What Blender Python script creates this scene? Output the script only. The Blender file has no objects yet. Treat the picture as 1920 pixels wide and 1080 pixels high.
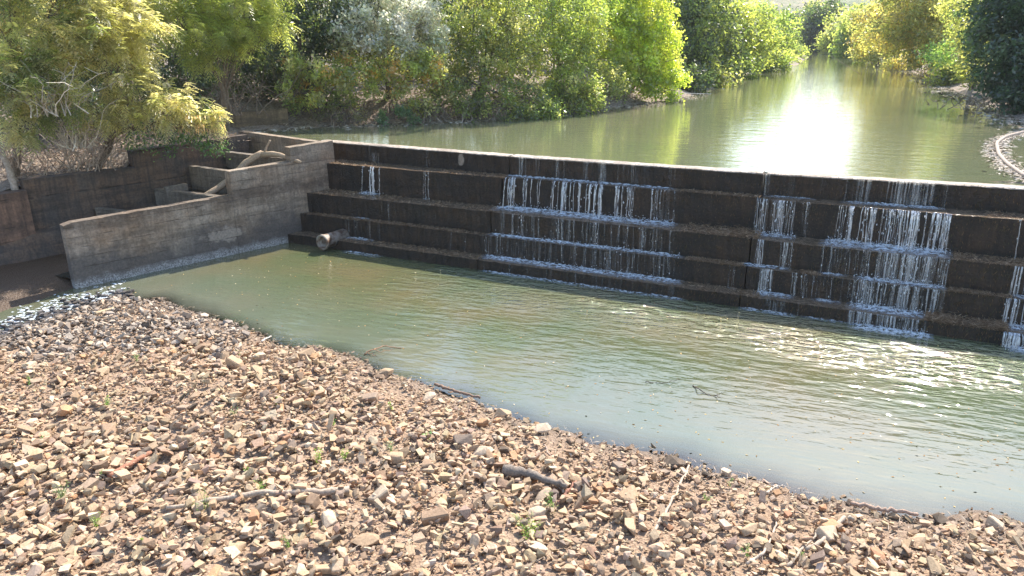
import bpy, bmesh, math, random
import numpy as np
from mathutils import Vector, Matrix, noise as mnoise
S = bpy.context.scene
C = S.collection
rng = np.random.default_rng(7); random.seed(7)
R = math.radians

# ------------------------------------------------------------ camera
FPX, CAMZ = 1400.0, 7.0                      # focal length in px of a 1920 px wide frame, camera height
PITCH = math.atan((540 - 68) / FPX); ROLL = math.atan(0.012)
_F = np.array([0, math.cos(PITCH), -math.sin(PITCH)])
_X0 = np.array([1.0, 0, 0]); _U0 = np.cross(_X0, _F)
_X = _X0 * math.cos(ROLL) - _U0 * math.sin(ROLL); _U = _X0 * math.sin(ROLL) + _U0 * math.cos(ROLL)
cd = bpy.data.cameras.new('camera'); cam = bpy.data.objects.new('camera', cd); C.objects.link(cam)
cd.sensor_width = 36; cd.lens = 36 * FPX / 1920; cd.clip_end = 3000; cd.clip_start = .1
M = Matrix(((_X[0], _U[0], -_F[0]), (_X[1], _U[1], -_F[1]), (_X[2], _U[2], -_F[2]))).to_4x4()
M.translation = (0, 0, CAMZ); cam.matrix_world = M; S.camera = cam
def ray(px, py): return _F * FPX + _X * (px - 960) + _U * (540 - py)
def P(px, py, z=0.0):
    d = ray(px, py); return np.array([0, 0, CAMZ]) + d * ((z - CAMZ) / d[2])
def at(px, py, Y):
    d = ray(px, py); return np.array([0, 0, CAMZ]) + d * (Y / d[1])
def pxof(p):
    q = np.asarray(p, float) - np.array([0, 0, CAMZ]); return 960 + FPX * (q @ _X) / (q @ _F), 540 - FPX * (q @ _U) / (q @ _F)

# ------------------------------------------------------------ world, sun, exposure
SUN_EL, SUN_AZ = R(46), R(31)                # azimuth measured from +Y towards +X
w = bpy.data.worlds.new('World'); S.world = w; w.use_nodes = True
nt = w.node_tree; bg = nt.nodes['Background']; sky = nt.nodes.new('ShaderNodeTexSky')
sky.sky_type = 'NISHITA'; sky.sun_disc = False; sky.sun_elevation = SUN_EL; sky.sun_rotation = SUN_AZ
sky.air_density = 1.25; sky.ozone_density = 1.5; sky.dust_density = 1.0
nt.links.new(sky.outputs[0], bg.inputs[0]); bg.inputs[1].default_value = 0.15
sl = bpy.data.lights.new('sun', 'SUN'); sun = bpy.data.objects.new('sun', sl); C.objects.link(sun)
sl.energy = 4.6; sl.angle = R(0.5); sl.color = (1, .93, .82)
sdir = Vector((math.sin(SUN_AZ) * math.cos(SUN_EL), math.cos(SUN_AZ) * math.cos(SUN_EL), math.sin(SUN_EL)))
sun.rotation_euler = sdir.to_track_quat('Z', 'Y').to_euler()
S.view_settings.view_transform = 'Standard'; S.view_settings.look = 'None'
S.view_settings.exposure = 1.25; S.view_settings.gamma = 1
S.cycles.max_bounces = 6; S.cycles.transparent_max_bounces = 16; S.cycles.caustics_reflective = False
S.cycles.caustics_refractive = False

# ------------------------------------------------------------ helpers
def tag(o, label=None, cat=None, group=None, kind=None):
    for k, v in (('label', label), ('category', cat), ('group', group), ('kind', kind)):
        if v: o[k] = v
    return o
def link(name, me, parent=None):
    o = bpy.data.objects.new(name, me); C.objects.link(o); o.parent = parent; return o
def empty(name, loc):
    o = bpy.data.objects.new(name, None); C.objects.link(o); o.location = loc; return o
def mesh_np(name, verts, faces, mat, cols=None, smooth=False, attrs=None):
    """faces: (N,k) array or list of arrays of different k"""
    me = bpy.data.meshes.new(name)
    fl = faces if isinstance(faces, list) else [faces]
    fl = [np.asarray(f, np.int32) for f in fl if len(f)]
    v = np.asarray(verts, np.float32)
    me.vertices.add(len(v)); me.vertices.foreach_set('co', v.ravel())
    nl = sum(f.size for f in fl); me.loops.add(nl)
    me.loops.foreach_set('vertex_index', np.concatenate([f.ravel() for f in fl]))
    tot = np.concatenate([np.full(len(f), f.shape[1], np.int32) for f in fl])
    me.polygons.add(len(tot)); me.polygons.foreach_set('loop_start', np.concatenate([[0], np.cumsum(tot)[:-1]]).astype(np.int32))
    me.update(calc_edges=True)
    me.polygons.foreach_set('use_smooth', np.full(len(tot), bool(smooth)))
    if cols is not None:
        a = me.color_attributes.new('col', 'FLOAT_COLOR', 'POINT')
        c4 = np.ones((len(v), 4), np.float32); c4[:, :3] = cols; a.data.foreach_set('color', c4.ravel())
    for k, val in (attrs or {}).items():
        a = me.attributes.new(k, 'FLOAT', 'POINT'); a.data.foreach_set('value', np.asarray(val, np.float32))
    me.materials.append(mat); return me
class Geo:
    """collects polygons with a per-vertex colour"""
    def __init__(s): s.v = []; s.q = []; s.t = []; s.c = []; s.n = 0
    def add(s, v, quads=None, tris=None, col=(1, 1, 1)):
        v = np.asarray(v, float)
        if quads is not None and len(quads): s.q.append(np.asarray(quads) + s.n)
        if tris is not None and len(tris): s.t.append(np.asarray(tris) + s.n)
        c = np.asarray(col, float); s.c.append(np.tile(c, (len(v), 1)) if c.ndim == 1 else c)
        s.v.append(v); s.n += len(v)
    def tube(s, pts, rad, k=6, col=(1, 1, 1), caps=True, wob=0.0):
        pts = np.asarray(pts, float); m = len(pts); rad = np.broadcast_to(np.asarray(rad, float), (m,))
        tg = np.gradient(pts, axis=0); tg /= np.linalg.norm(tg, axis=1)[:, None] + 1e-9
        ref = np.array([.13, .21, .97]) if abs(tg[0][2]) < .9 else np.array([1, .1, 0])
        a = np.cross(tg, ref); a /= np.linalg.norm(a, axis=1)[:, None] + 1e-9; b = np.cross(tg, a)
        th = np.linspace(0, 2 * np.pi, k, endpoint=False)
        rr = rad[:, None] * (1 + wob * (rng.random((m, k)) - .5))
        v = pts[:, None] + rr[..., None] * (a[:, None] * np.cos(th)[None, :, None] + b[:, None] * np.sin(th)[None, :, None])
        v = v.reshape(-1, 3); i = np.arange(m - 1)[:, None] * k; j = np.arange(k)[None]; j2 = (j + 1) % k
        q = np.stack([i + j, i + j2, i + k + j2, i + k + j], -1).reshape(-1, 4)
        if caps and k >= 4:
            v = np.vstack([v, pts[0], pts[-1]]); n0 = m * k
            jj = np.arange(k); t = np.concatenate([np.stack([np.full(k, n0), (jj + 1) % k, jj], -1), np.stack([np.full(k, n0 + 1), (m - 1) * k + jj, (m - 1) * k + (jj + 1) % k], -1)])
            s.add(v, q, t, col)
        else: s.add(v, q, None, col)
    def mesh(s, name, mat, smooth=False, attrs=None):
        fl = []
        if s.q: fl.append(np.concatenate(s.q))
        if s.t: fl.append(np.concatenate(s.t))
        return mesh_np(name, np.concatenate(s.v), fl, mat, np.concatenate(s.c), smooth, attrs)
def curve(pts, n=24, wob=0.0):
    """smooth polyline through points"""
    pts = np.asarray(pts, float); t = np.r_[0, np.cumsum(np.linalg.norm(np.diff(pts, axis=0), axis=1))]
    u = np.linspace(0, t[-1], n); o = np.stack([np.interp(u, t, pts[:, i]) for i in range(3)], -1)
    for _ in range(2):
        o[1:-1] = (o[:-2] + 2 * o[1:-1] + o[2:]) / 4
    if wob: o[1:-1] += rng.normal(0, wob, (n - 2, 3))
    return o
def fbm(x, y, sc=1.0, seed=0, octv=4):
    """cheap value noise, vectorised"""
    x = np.asarray(x, float) * sc + seed * 17.3; y = np.asarray(y, float) * sc + seed * 9.1; tot = 0; amp = 1; nrm = 0
    def h(i, j): 
        v = np.sin(i * 127.1 + j * 311.7 + seed * 3.3) * 43758.5453; return v - np.floor(v)
    for _ in range(octv):
        i = np.floor(x); j = np.floor(y); fx = x - i; fy = y - j; fx = fx * fx * (3 - 2 * fx); fy = fy * fy * (3 - 2 * fy)
        v = (h(i, j) * (1 - fx) + h(i + 1, j) * fx) * (1 - fy) + (h(i, j + 1) * (1 - fx) + h(i + 1, j + 1) * fx) * fy
        tot = tot + v * amp; nrm += amp; amp *= .5; x = x * 2.03; y = y * 2.03
    return tot / nrm
def grid_faces(nu, nv):
    i = np.arange(nu - 1)[:, None] * nv; j = np.arange(nv - 1)[None]
    return np.stack([i + j, i + nv + j, i + nv + j + 1, i + j + 1], -1).reshape(-1, 4)

# ------------------------------------------------------------ material kit
class Mt:
    def __init__(s, name):
        s.m = bpy.data.materials.new(name); s.m.use_nodes = True; s.t = s.m.node_tree
        s.b = s.t.nodes['Principled BSDF']; s.o = s.t.nodes['Material Output']
    def n(s, typ, props=None, **inp):
        nd = s.t.nodes.new('ShaderNode' + typ)
        for k, v in (props or {}).items(): setattr(nd, k, v)
        for k, v in inp.items(): s.set(nd, k, v)
        return nd
    def set(s, nd, k, v):
        i = nd.inputs[int(k[1:])] if k[0] == 'i' and k[1:].isdigit() else nd.inputs[k.replace('_', ' ')]
        if isinstance(v, bpy.types.NodeSocket): s.t.links.new(v, i)
        elif isinstance(v, bpy.types.Node): s.t.links.new(v.outputs[0], i)
        else:
            if isinstance(v, tuple) and len(v) == 3 and i.type == 'RGBA': v = v + (1,)
            i.default_value = v
    def co(s, scale=(1, 1, 1), rot=(0, 0, 0), loc=(0, 0, 0)):
        return s.n('Mapping', Vector=s.n('TexCoord').outputs['Object'], Scale=scale, Rotation=rot, Location=loc).outputs[0]
    def noise(s, scale, detail=4, vec=None, rough=.55, dist=0):
        return s.n('TexNoise', Vector=vec or s.co(), Scale=scale, Detail=detail, Roughness=rough, Distortion=dist).outputs[0]
    def ramp(s, fac, *stops):
        r = s.n('ValToRGB'); e = r.color_ramp.elements
        while len(e) < len(stops): e.new(.5)
        for k, (p, c) in zip(e, stops):
            k.position = p; k.color = (tuple(c) + (1,)) if hasattr(c, '__len__') else (c, c, c, 1)
        s.t.links.new(fac, r.inputs[0]); return r.outputs[0]
    def mix(s, fac, a, b, mode='MIX'):
        m = s.n('Mix', dict(data_type='RGBA', blend_type=mode)); s.set(m, 'i0', fac); s.set(m, 'i6', a); s.set(m, 'i7', b); return m.outputs[2]
    def math(s, op, a, b=0.0, c=None):
        m = s.n('Math', dict(operation=op)); s.set(m, 'i0', a); s.set(m, 'i1', b)
        if c is not None: s.set(m, 'i2', c)
        return m.outputs[0]
    def maprange(s, v, a, b, c=0., d=1.):
        m = s.n('MapRange', Value=v, From_Min=a, From_Max=b, To_Min=c, To_Max=d); return m.outputs[0]
    def bump(s, h, st=.5, dist=.05, normal=None):
        b = s.n('Bump', Height=h, Distance=dist, Strength=st)
        if normal: s.set(b, 'Normal', normal)
        return b.outputs[0]
    def attr(s, name): return s.n('Attribute', dict(attribute_name=name))
    def sepz(s, vec=None):
        q = s.n('SeparateXYZ', Vector=vec or s.co()); return q.outputs
    def surf(s, sh): s.t.links.new(sh.outputs[0] if isinstance(sh, bpy.types.Node) else sh, s.o.inputs[0])

def leaf_mat(name, trans=.5, gloss=.12, rough=.45, tint=(1.2, 1.2, .72)):
    m = Mt(name); c = m.attr('col').outputs['Color']
    d = m.n('BsdfDiffuse', Color=c)
    c = m.mix(1.0, c, (2.3, 2.25, 2.15), 'MULTIPLY'); tc = m.mix(1.0, c, tint, 'MULTIPLY')
    t = m.n('BsdfTranslucent', Color=tc)
    x = m.n('MixShader', i0=trans, i1=d, i2=t)
    g = m.n('BsdfGlossy', Color=(1, 1, 1), Roughness=rough)
    m.surf(m.n('MixShader', i0=gloss, i1=x, i2=g)); return m.m
def col_mat(name, rough=.85, bump=0.0, bscale=20, var=.35):
    m = Mt(name); c = m.attr('col').outputs['Color']
    n1 = m.noise(bscale, 5); c2 = m.mix(1.0, c, m.ramp(n1, (.25, 1 - var), (.75, 1 + var * .6)), 'MULTIPLY')
    m.set(m.b, 'Base_Color', c2); m.set(m.b, 'Roughness', rough); m.set(m.b, 'Specular_IOR_Level', .25)
    if bump: m.set(m.b, 'Normal', m.bump(n1, bump, .02))
    return m.m
def concrete_mat(name, base, dark, brown, dirt=.5, mossy=False, lime=None, patch=None, course=.45, film=False, stain=None):
    m = Mt(name); ge = m.n('NewGeometry'); pos = ge.outputs['Position']
    big = m.noise(.9, 6, pos, .6); fine = m.noise(14, 6, pos, .65)
    st = m.n('Mapping', Vector=pos, Scale=(5, 5, .5)).outputs[0]; streak = m.noise(1.6, 5, st, .6)
    c = m.mix(m.ramp(big, (.35, 0), (.65, 1)), base, brown)
    c = m.mix(m.math('MULTIPLY', m.ramp(streak, (.42, 0), (.62, 1)), dirt), c, dark)
    z = m.sepz(pos)[2]
    bd = m.noise(1.0, 5, m.n('Mapping', Vector=pos, Scale=(.7, .7, 4)).outputs[0], .6)
    c = m.mix(m.math('MULTIPLY', m.ramp(bd, (.45, 0), (.62, 1)), .55), c, dark)
    if stain:
        f = m.math('ADD', z, m.math('MULTIPLY', m.math('SUBTRACT', m.noise(.8, 6, pos, .65), .5), 2.6)); c = m.mix(m.maprange(f, stain + .35, stain - .35, 0, .8), c, (.075, .068, .068))
        f = m.math('ADD', z, m.math('MULTIPLY', m.noise(2.5, 5, pos, .7), 1.1)); k2 = m.math('MULTIPLY', m.maprange(f, 2.25, 2.5), m.maprange(f, 2.85, 2.6)); c = m.mix(m.math('MULTIPLY', k2, .6), c, (.06, .04, .03))
    if lime:      # lime crust along the old water line
        f = m.math('ADD', z, m.math('MULTIPLY', m.noise(3.5, 5, pos), .5)); k = m.ramp(f, (.36, 1), (.56, 0))
        k = m.math('MULTIPLY', k, m.ramp(m.noise(25, 4, pos), (.4, .15), (.6, 1)))
        c = m.mix(k, c, lime)
    if patch:     # a bare pale patch where the render fell off
        for (cx, cy, cz, rx, rz) in patch:
            d = m.n('VectorMath', dict(operation='SUBTRACT'), i0=pos, i1=(cx, cy, cz)).outputs[0]
            d = m.n('VectorMath', dict(operation='MULTIPLY'), i0=d, i1=(1 / rx, 1 / rx, 1 / rz)).outputs[0]
            ln = m.n('VectorMath', dict(operation='LENGTH'), i0=d).outputs['Value']
            f = m.math('ADD', ln, m.math('MULTIPLY', m.noise(3.0, 6, pos, .7), 2.4))
            c = m.mix(m.ramp(f, (.0, 1), (1.45, 1), (1.6, 0)) if False else m.maprange(f, 2.05, 1.75, 0, .75), c, (.36, .30, .25))
    c = m.mix(1.0, c, m.ramp(fine, (.3, .62), (.7, 1.25)), 'MULTIPLY')
    # board marks: faint level lines
    ln = m.math('ABSOLUTE', m.math('SUBTRACT', m.math('FRACT', m.math('ADD', m.math('DIVIDE', z, course), m.math('MULTIPLY', big, .12))), .5))
    bl = m.math('MULTIPLY', m.ramp(ln, (.455, 0), (.5, 1)), m.ramp(m.noise(2.2, 3, pos), (.42, 0), (.6, 1)))
    c = m.mix(m.math('MULTIPLY', bl, .8), c, dark)
    m.set(m.b, 'Base_Color', c); m.set(m.b, 'Roughness', .8)
    if film:      # level treads carry a wet film
        nz = m.math('ABSOLUTE', m.sepz(ge.outputs['True Normal'])[2]); up = m.maprange(nz, .5, .9); tn = m.noise(7, 6, pos, .7); c = m.mix(m.math('MULTIPLY', up, m.ramp(tn, (.35, .35), (.6, 1))), c, (.20, .14, .09)); m.set(m.b, 'Base_Color', c); m.set(m.b, 'Roughness', m.maprange(nz, .5, .9, .5, .12)); m.set(m.b, 'IOR', 1.4)
    h = m.math('ADD', m.math('MULTIPLY', fine, .6), m.math('SUBTRACT', m.math('MULTIPLY', big, 1.5), m.math('MULTIPLY', bl, .5)))
    m.set(m.b, 'Normal', m.bump(h, .8, .065)); return m.m

# ------------------------------------------------------------ frame of the weir
O = P(640, 467); _b = P(1890, 645); D = (_b - O) / np.linalg.norm(_b - O); N = np.array([-D[1], D[0], 0])
def W(s, n, z=0.0): return O + D * s + N * n + np.array([0, 0, z])
ZC = 3.27
LZ = [0.0, .33, .97, 1.68, 2.64, ZC]
def lipn(i, s):
    """upstream offset of the face below lip i at station s"""
    s = np.asarray(s, float)
    if i <= 1: return -.12 + 0 * s
    if i == 2: return .47 + 0 * s
    if i == 3: return .80 + 0 * s
    if i == 4: return np.interp(s, [-3, 5.55, 5.8, 13.6, 13.9, 40], [1.72, 1.6, 1.78, 1.68, 1.56, 1.66])
    return np.interp(s, [-3, 5.3, 12, 14, 20, 40], [2.7, 2.15, 2.08, 2.1, 2.36, 2.7])
def s_at(px, i):
    lo, hi = -6.0, 40.0
    for _ in range(40):
        mid = (lo + hi) / 2
        if pxof(W(mid, float(lipn(i, mid)), LZ[i]))[0] < px: lo = mid
        else: hi = mid
    return lo

# ------------------------------------------------------------ ground of the lower river
SHX = np.array([-40, -16, -12.78, -12.19, -11.5, -10.07, -8.11, -6.01, -4.0, -2.32, -.9, -.03, 1.33, 2.67, 3.89, 4.89, 6.15, 7.9, 11, 18, 40])
SHY = np.array([13.5, 16.3, 17.4, 18.7, 20.3, 20.1, 18.8, 16.95, 16.0, 14.6, 13.75, 12.8, 12.03, 11.45, 10.83, 10.2, 9.62, 9.35, 9.1, 9.0, 9.5])
def shore_sd(x, y):
    """metres into the gravel bank (positive) or into the pool (negative)"""
    x = np.asarray(x, float); wob = (fbm(x, y, 1.3, 3, 3) - .5) * .5
    return (np.interp(x, SHX, SHY) - y) * .82 + wob
def gz(x, y):
    d = shore_sd(x, y)
    up = .02 + .10 * np.clip(d, 0, 3) + .045 * np.clip(d - 3, 0, 40)
    z = np.where(d > 0, up, d * .16)
    z = np.maximum(z, -.75) + (fbm(x, y, .8, 5, 4) - .5) * np.where(d > -.2, .22, .05)
    # brown silt flat between the wing wall and the retaining wall
    qx, qy = -13.9, 19.6                      # line (-13.9,18.9)-(-13.1,20.8)
    e = -( (x + 13.2) * .92 - (y - 20.6) * .40 )
    z = np.where(e > -0.35, np.maximum(z, np.clip(-.12 + (e + .35) * .22, -.2, .24) + (fbm(x, y, 1.5, 8, 3) - .5) * .06), z)
    return z

m = Mt('gravelly soil'); pos = m.co()
n1 = m.noise(1.1, 6); n2 = m.noise(38, 5, None, .7); v = m.n('TexVoronoi', Vector=pos, Scale=22.0)
c = m.mix(m.ramp(n1, (.35, 0), (.7, 1)), (.33, .22, .145), (.45, .32, .225))
c = m.mix(m.ramp(n2, (.4, 0), (.65, 1)), c, (.17, .11, .075))
c = m.mix(.35, c, m.ramp(v.outputs['Color'], (.2, (.15, .10, .06)), (.8, (.52, .37, .25))))
wet = m.attr('wet').outputs['Fac']
c = m.mix(wet, c, (.085, .05, .028)); m.set(m.b, 'Base_Color', c); m.set(m.b, 'Roughness', m.maprange(wet, 0, 1, .95, .45))
m.set(m.b, 'Normal', m.bump(m.math('ADD', n2, v.outputs['Distance']), .8, .03)); GRAVEL = m.m
xs = np.concatenate([np.linspace(-60, -20, 14)[:-1], np.linspace(-20, 12, 270), np.linspace(12, 60, 16)[1:]])
ys = np.concatenate([np.linspace(-60, 3, 16)[:-1], np.linspace(3, 27, 200), np.linspace(27, 34, 8)[1:]])
X, Y = np.meshgrid(xs, ys, indexing='ij'); Z = gz(X, Y); sd = shore_sd(X, Y)
e = -((X + 13.2) * .92 - (Y - 20.6) * .40)
wetv = np.where(e > -.6, 1.0, np.clip(1 - sd / .7, 0, 1) * .85)
me = mesh_np('riverbed', np.stack([X, Y, Z], -1).reshape(-1, 3), grid_faces(len(xs), len(ys)), GRAVEL, None, True, dict(wet=wetv.ravel()))
tag(link('gravel_bank', me), kind='structure')
bm_ = Mt('dark earth'); bm_.set(bm_.b, 'Base_Color', (.10, .08, .05)); bm_.set(bm_.b, 'Roughness', 1.0)
me = mesh_np('ground', [(-1000, -1000, -1.6), (1000, -1000, -1.6), (1000, 1000, -1.6), (-1000, 1000, -1.6)], np.array([[0, 1, 2, 3]]), bm_.m)
tag(link('ground', me), kind='structure')

# ------------------------------------------------------------ water
def water_mat(name, body, body2, rough, sx, sy, amp_attr, bump_d, shore=True, fine=1.0):
    m = Mt(name); rot = math.atan2(D[1], D[0])
    pos = m.n('NewGeometry').outputs['Position']
    mp = m.n('Mapping', Vector=m.n('VectorRotate', dict(rotation_type='Z_AXIS'), Vector=pos, Angle=-rot * .75).outputs[0], Scale=(sx, sy, 1)).outputs[0]
    a = m.noise(1.0, 2.5, mp, .5, .25); b = m.noise(2.7 * fine, 2, mp, .5, .3)
    h = m.math('ADD', a, m.math('MULTIPLY', b, .22))
    amp = m.attr('amp').outputs['Fac'] if amp_attr else 1.0
    h = m.math('MULTIPLY', h, amp)
    if shore: h = m.math('ADD', h, m.math('MULTIPLY', m.noise(5.5, 3, pos, .6), m.math('MULTIPLY', m.math('MAXIMUM', m.math('SUBTRACT', amp, .45), 0.0), .75)))
    nrm = m.bump(h, 1.0, bump_d)
    col = m.mix(m.ramp(m.noise(.25, 4, pos), (.4, 0), (.62, 1)), body, body2)
    if shore: col = m.mix(m.maprange(m.attr('shal').outputs['Fac'], 0, 1, 0, .45), col, (.135, .155, .145))  # pale silt tone inshore, its blue-grey also painting in sky reflection
    df = m.n('BsdfDiffuse', Color=col)
    base = df
    if shore:
        tr = m.n('BsdfTransparent', Color=(.75, .66, .42)); k = m.attr('depth').outputs['Fac']
        base = m.n('MixShader', i0=k, i1=tr, i2=df)
    gl = m.n('BsdfGlossy', Color=(1, 1, 1), Roughness=rough, Normal=nrm)
    fr = m.n('Fresnel', IOR=1.7, Normal=nrm)
    m.surf(m.n('MixShader', i0=fr, i1=base, i2=gl)); return m.m
POOL = water_mat('pool water', (.082, .100, .046), (.122, .108, .054), .03, 1.45, 4.4, True, .075)
# lower pool: grid laid out along the weir, from its foot towards the camera side
ss = np.linspace(-22, 46, 340); nn = np.concatenate([np.linspace(-34, -20, 12)[:-1], np.linspace(-20, .35, 150), [1.6]])
A, B = np.meshgrid(ss, nn, indexing='ij'); Wp = O[None, None] + D * A[..., None] + N * B[..., None]
Wp[..., 2] = 0.0; sd = shore_sd(Wp[..., 0], Wp[..., 1])
depth = np.clip((-sd - .02) / .7, 0, 1) ** .6
dd = -B                                        # distance from the foot of the weir
amp = np.clip(1.15 - dd / 13, .10, 1) * np.clip(.35 + (A + 2) / 12, .12, 1)
amp *= np.clip(.25 + (-sd) / 4.5, .12, 1) ** np.where(A > 8, .75, 1.0)
amp = np.maximum(amp * .66, .03) + np.clip(1.75 - dd / 1.9, 0, 1.6) * np.clip((A - 3) / 4, 0, 1)
me = mesh_np('pool_water', Wp.reshape(-1, 3), grid_faces(len(ss), len(nn)), POOL, None, True, dict(depth=depth.ravel(), amp=amp.ravel(), shal=np.clip(1 - (-sd) / 4.0, 0, 1).ravel()))
tag(link('lower_pool_water', me), kind='structure')

RIVL = np.array([(-11.2, 30.2), (-11.4, 32.7), (-9.6, 34), (-6, 35), (-2.5, 35.8), (2, 38), (6, 42.5), (11, 48), (16, 62), (24, 77), (36, 97), (50, 130), (58, 166)])
RIVR = np.array([(66, 150), (53, 112), (42, 82), (31, 55), (24, 37.5), (21.5, 30), (23, 22), (30, 12)])
POLY = np.vstack([RIVL, RIVR, [(-6.5, 27.6)]])
def poly_sd(x, y):
    """distance outside the upper river's outline (negative inside)"""
    p = np.stack([x, y], -1); best = np.full(x.shape, 1e9); inside = np.zeros(x.shape, bool)
    K = len(POLY)
    for i in range(K):
        a, b = POLY[i], POLY[(i + 1) % K]; ab = b - a
        t = np.clip(((p - a) @ ab) / (ab @ ab), 0, 1); best = np.minimum(best, np.linalg.norm(p - a - t[..., None] * ab, axis=-1))
        cnd = ((a[1] > y) != (b[1] > y)) & (x < (b[0] - a[0]) * (y - a[1]) / (b[1] - a[1] + 1e-12) + a[0]); inside ^= cnd
    return np.where(inside, -best, best)
def bz(x, y):
    d = poly_sd(x, y)
    z = np.where(d > 0, 3.2 + np.clip(d * .40, 0, .9) + .055 * np.clip(d - 2, 0, 60), 3.24 + d * .35)
    return np.maximum(z, 1.2) + (fbm(x, y, .5, 11, 4) - .5) * np.clip(.3 + d * .1, .05, 1.2)
RIVER = water_mat('river water', (.125, .137, .078), (.15, .152, .085), .014, .9, 2.8, False, .017, False, 1.5)
ZW = ZC - .02
pts = [W(s, float(lipn(5, s)) + .34, 0) for s in np.linspace(-2.9, 40, 40)]
v = np.array([(q[0], q[1], ZW) for q in pts] + [(90, 10, ZW), (120, 190, ZW), (30, 190, ZW), (-30, 60, ZW), (-12.3, 33, ZW), (-10.7, 30.7, ZW)])
me = bpy.data.meshes.new('river'); me.from_pydata([tuple(q) for q in v], [], [list(range(len(v)))]); me.materials.append(RIVER)
tag(link('river_water', me), kind='structure')

# ------------------------------------------------------------ bank terrain
m = Mt('leaf littered soil'); n1 = m.noise(.6, 6); n2 = m.noise(9, 6, None, .75); v1 = m.n('TexVoronoi', Vector=m.co(), Scale=9.0)
c = m.mix(m.ramp(n1, (.35, 0), (.65, 1)), (.13, .085, .055), (.26, .18, .12))
c = m.mix(m.ramp(n2, (.45, 0), (.6, 1)), c, (.36, .27, .19)); c = m.mix(.3, c, m.ramp(v1.outputs['Color'], (.2, .05), (.8, .4)))
m.set(m.b, 'Base_Color', c); m.set(m.b, 'Roughness', 1.0); m.set(m.b, 'Normal', m.bump(n2, 1.0, .08)); SOIL = m.m
s_ = np.concatenate([-np.geomspace(160, 14, 24)[:-1], np.linspace(-14, 30, 130), np.geomspace(31, 260, 46)])
n_ = np.concatenate([np.linspace(2.95, 30, 90), np.geomspace(30.6, 420, 80)])
A, B = np.meshgrid(s_, n_, indexing='ij'); Q = O + D * A[..., None] + N * B[..., None]; Q[..., 2] = bz(Q[..., 0], Q[..., 1])
Q[:, 0, 2] = np.minimum(Q[:, 0, 2], np.where(s_ > -4.6, 2.6, 9))
tag(link('river_banks', mesh_np('river_banks', Q.reshape(-1, 3), grid_faces(len(s_), len(n_)), SOIL, None, True)), kind='structure')
RA = np.array([-16.6, 23.27]); RU = np.array([.671, .741]); RW = np.array([-.741, .671])
def lbz(u, w_): return np.interp(u, [-30, 0, 1, 4.5, 5, 9], [1.7, 2.2, 2.5, 2.6, 3.05, 3.2]) + .11 * w_ + np.clip(w_ - 4, 0, 50) * .04
u_ = np.linspace(-34, 9.3, 120); w_ = np.concatenate([np.linspace(.35, 12, 44), np.linspace(12.5, 90, 30)])
A, B = np.meshgrid(u_, w_, indexing='ij'); Q = np.zeros(A.shape + (3,)); Q[..., :2] = RA + RU * A[..., None] + RW * B[..., None]
Q[..., 2] = lbz(A, B) + (fbm(Q[..., 0], Q[..., 1], .7, 21, 4) - .5) * np.clip(B * .4, 0, .6)
tag(link('left_bank_soil', mesh_np('left_bank', Q.reshape(-1, 3), grid_faces(len(u_), len(w_)), SOIL, None, True)), kind='structure')
# hills far up the valley
m = Mt('dry wooded hillside'); n1 = m.noise(.03, 8, None, .65); n2 = m.noise(.25, 6, None, .7)
c = m.mix(m.ramp(n1, (.4, 0), (.6, 1)), (.16, .19, .06), (.34, .24, .16)); c = m.mix(m.ramp(n2, (.4, 0), (.7, 1)), c, (.09, .13, .045))
m.set(m.b, 'Base_Color', c); m.set(m.b, 'Roughness', 1.0); m.set(m.b, 'Normal', m.bump(n2, 1.0, 2.0))
hx = np.linspace(-500, 800, 140); hy = np.linspace(230, 820, 70); X, Y = np.meshgrid(hx, hy, indexing='ij')
Z = 3 + (Y - 230) * .068 * (.55 + .9 * fbm(X, Y, .006, 31, 5)) + (fbm(X, Y, .03, 33, 4) - .5) * 12 * np.clip((Y - 230) / 60, 0, 1)
tag(link('hills', mesh_np('hills', np.stack([X, Y, Z], -1).reshape(-1, 3), grid_faces(len(hx), len(hy)), m.m, None, True)), kind='structure')

# ------------------------------------------------------------ stepped weir
DARKW = concrete_mat('wet mossy concrete', (.016, .0125, .011), (.006, .005, .005), (.050, .028, .016), .65, course=9.0, film=True, patch=[tuple(W(s_at(864, 5), float(lipn(5, s_at(864, 5))), 3.0)) + (.16, .28)])
PALE = concrete_mat('pale crest concrete with painted sheen', (.52, .46, .40), (.12, .09, .07), (.42, .33, .26), .6)  # base colour lightened to paint in the sheen of water over the crest
CONC = concrete_mat('weathered wall concrete', (.38, .31, .245), (.10, .075, .055), (.28, .19, .125), .38, stain=.95, course=.31, lime=(.46, .44, .43), patch=[tuple(P(420, 440, .75)) + (.9, .32)])
weir = empty('stepped_weir', tuple(W(0, 0, 0)))
tag(weir, 'long dark wet stepped concrete weir with water spilling down its ledges', 'weir')
def strip_mesh(name, st, rows, mat, parent, label=None, jit=.026):
    """rows: list of (n-offset function or array, z) giving a profile; swept along the stations st"""
    K = len(rows); v = np.zeros((len(st), K, 3))
    for k, (nf, z) in enumerate(rows):
        for i, s in enumerate(st):
            nj = nf(s) + jit * ((fbm(s * 3.1, z * 7 + k, 1.6, 40 + k, 4) - .5) * 2 - 2.2 * max(0, float(fbm(s * 2.3, k * 3.0, 1.0, 120 + k, 2)) - .72) * (1 if k % 2 else 0)); zj = z + jit * (fbm(s * 4.3, k * 5.0, 1, 60 + k, 3) - .5) * 1.6
            v[i, k] = W(s, nj, zj)
    v = v.reshape(-1, 3); f = grid_faces(len(st), K)[:, ::-1]
    caps = [np.array([[i for i in range(K)]]), np.array([[(len(st) - 1) * K + K - 1 - i for i in range(K)]])]
    me = mesh_np(name, v - np.array(W(0, 0, 0)), [f] + caps, mat); o = link(name, me, parent)
    if label: o['label'] = label
    return o
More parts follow.
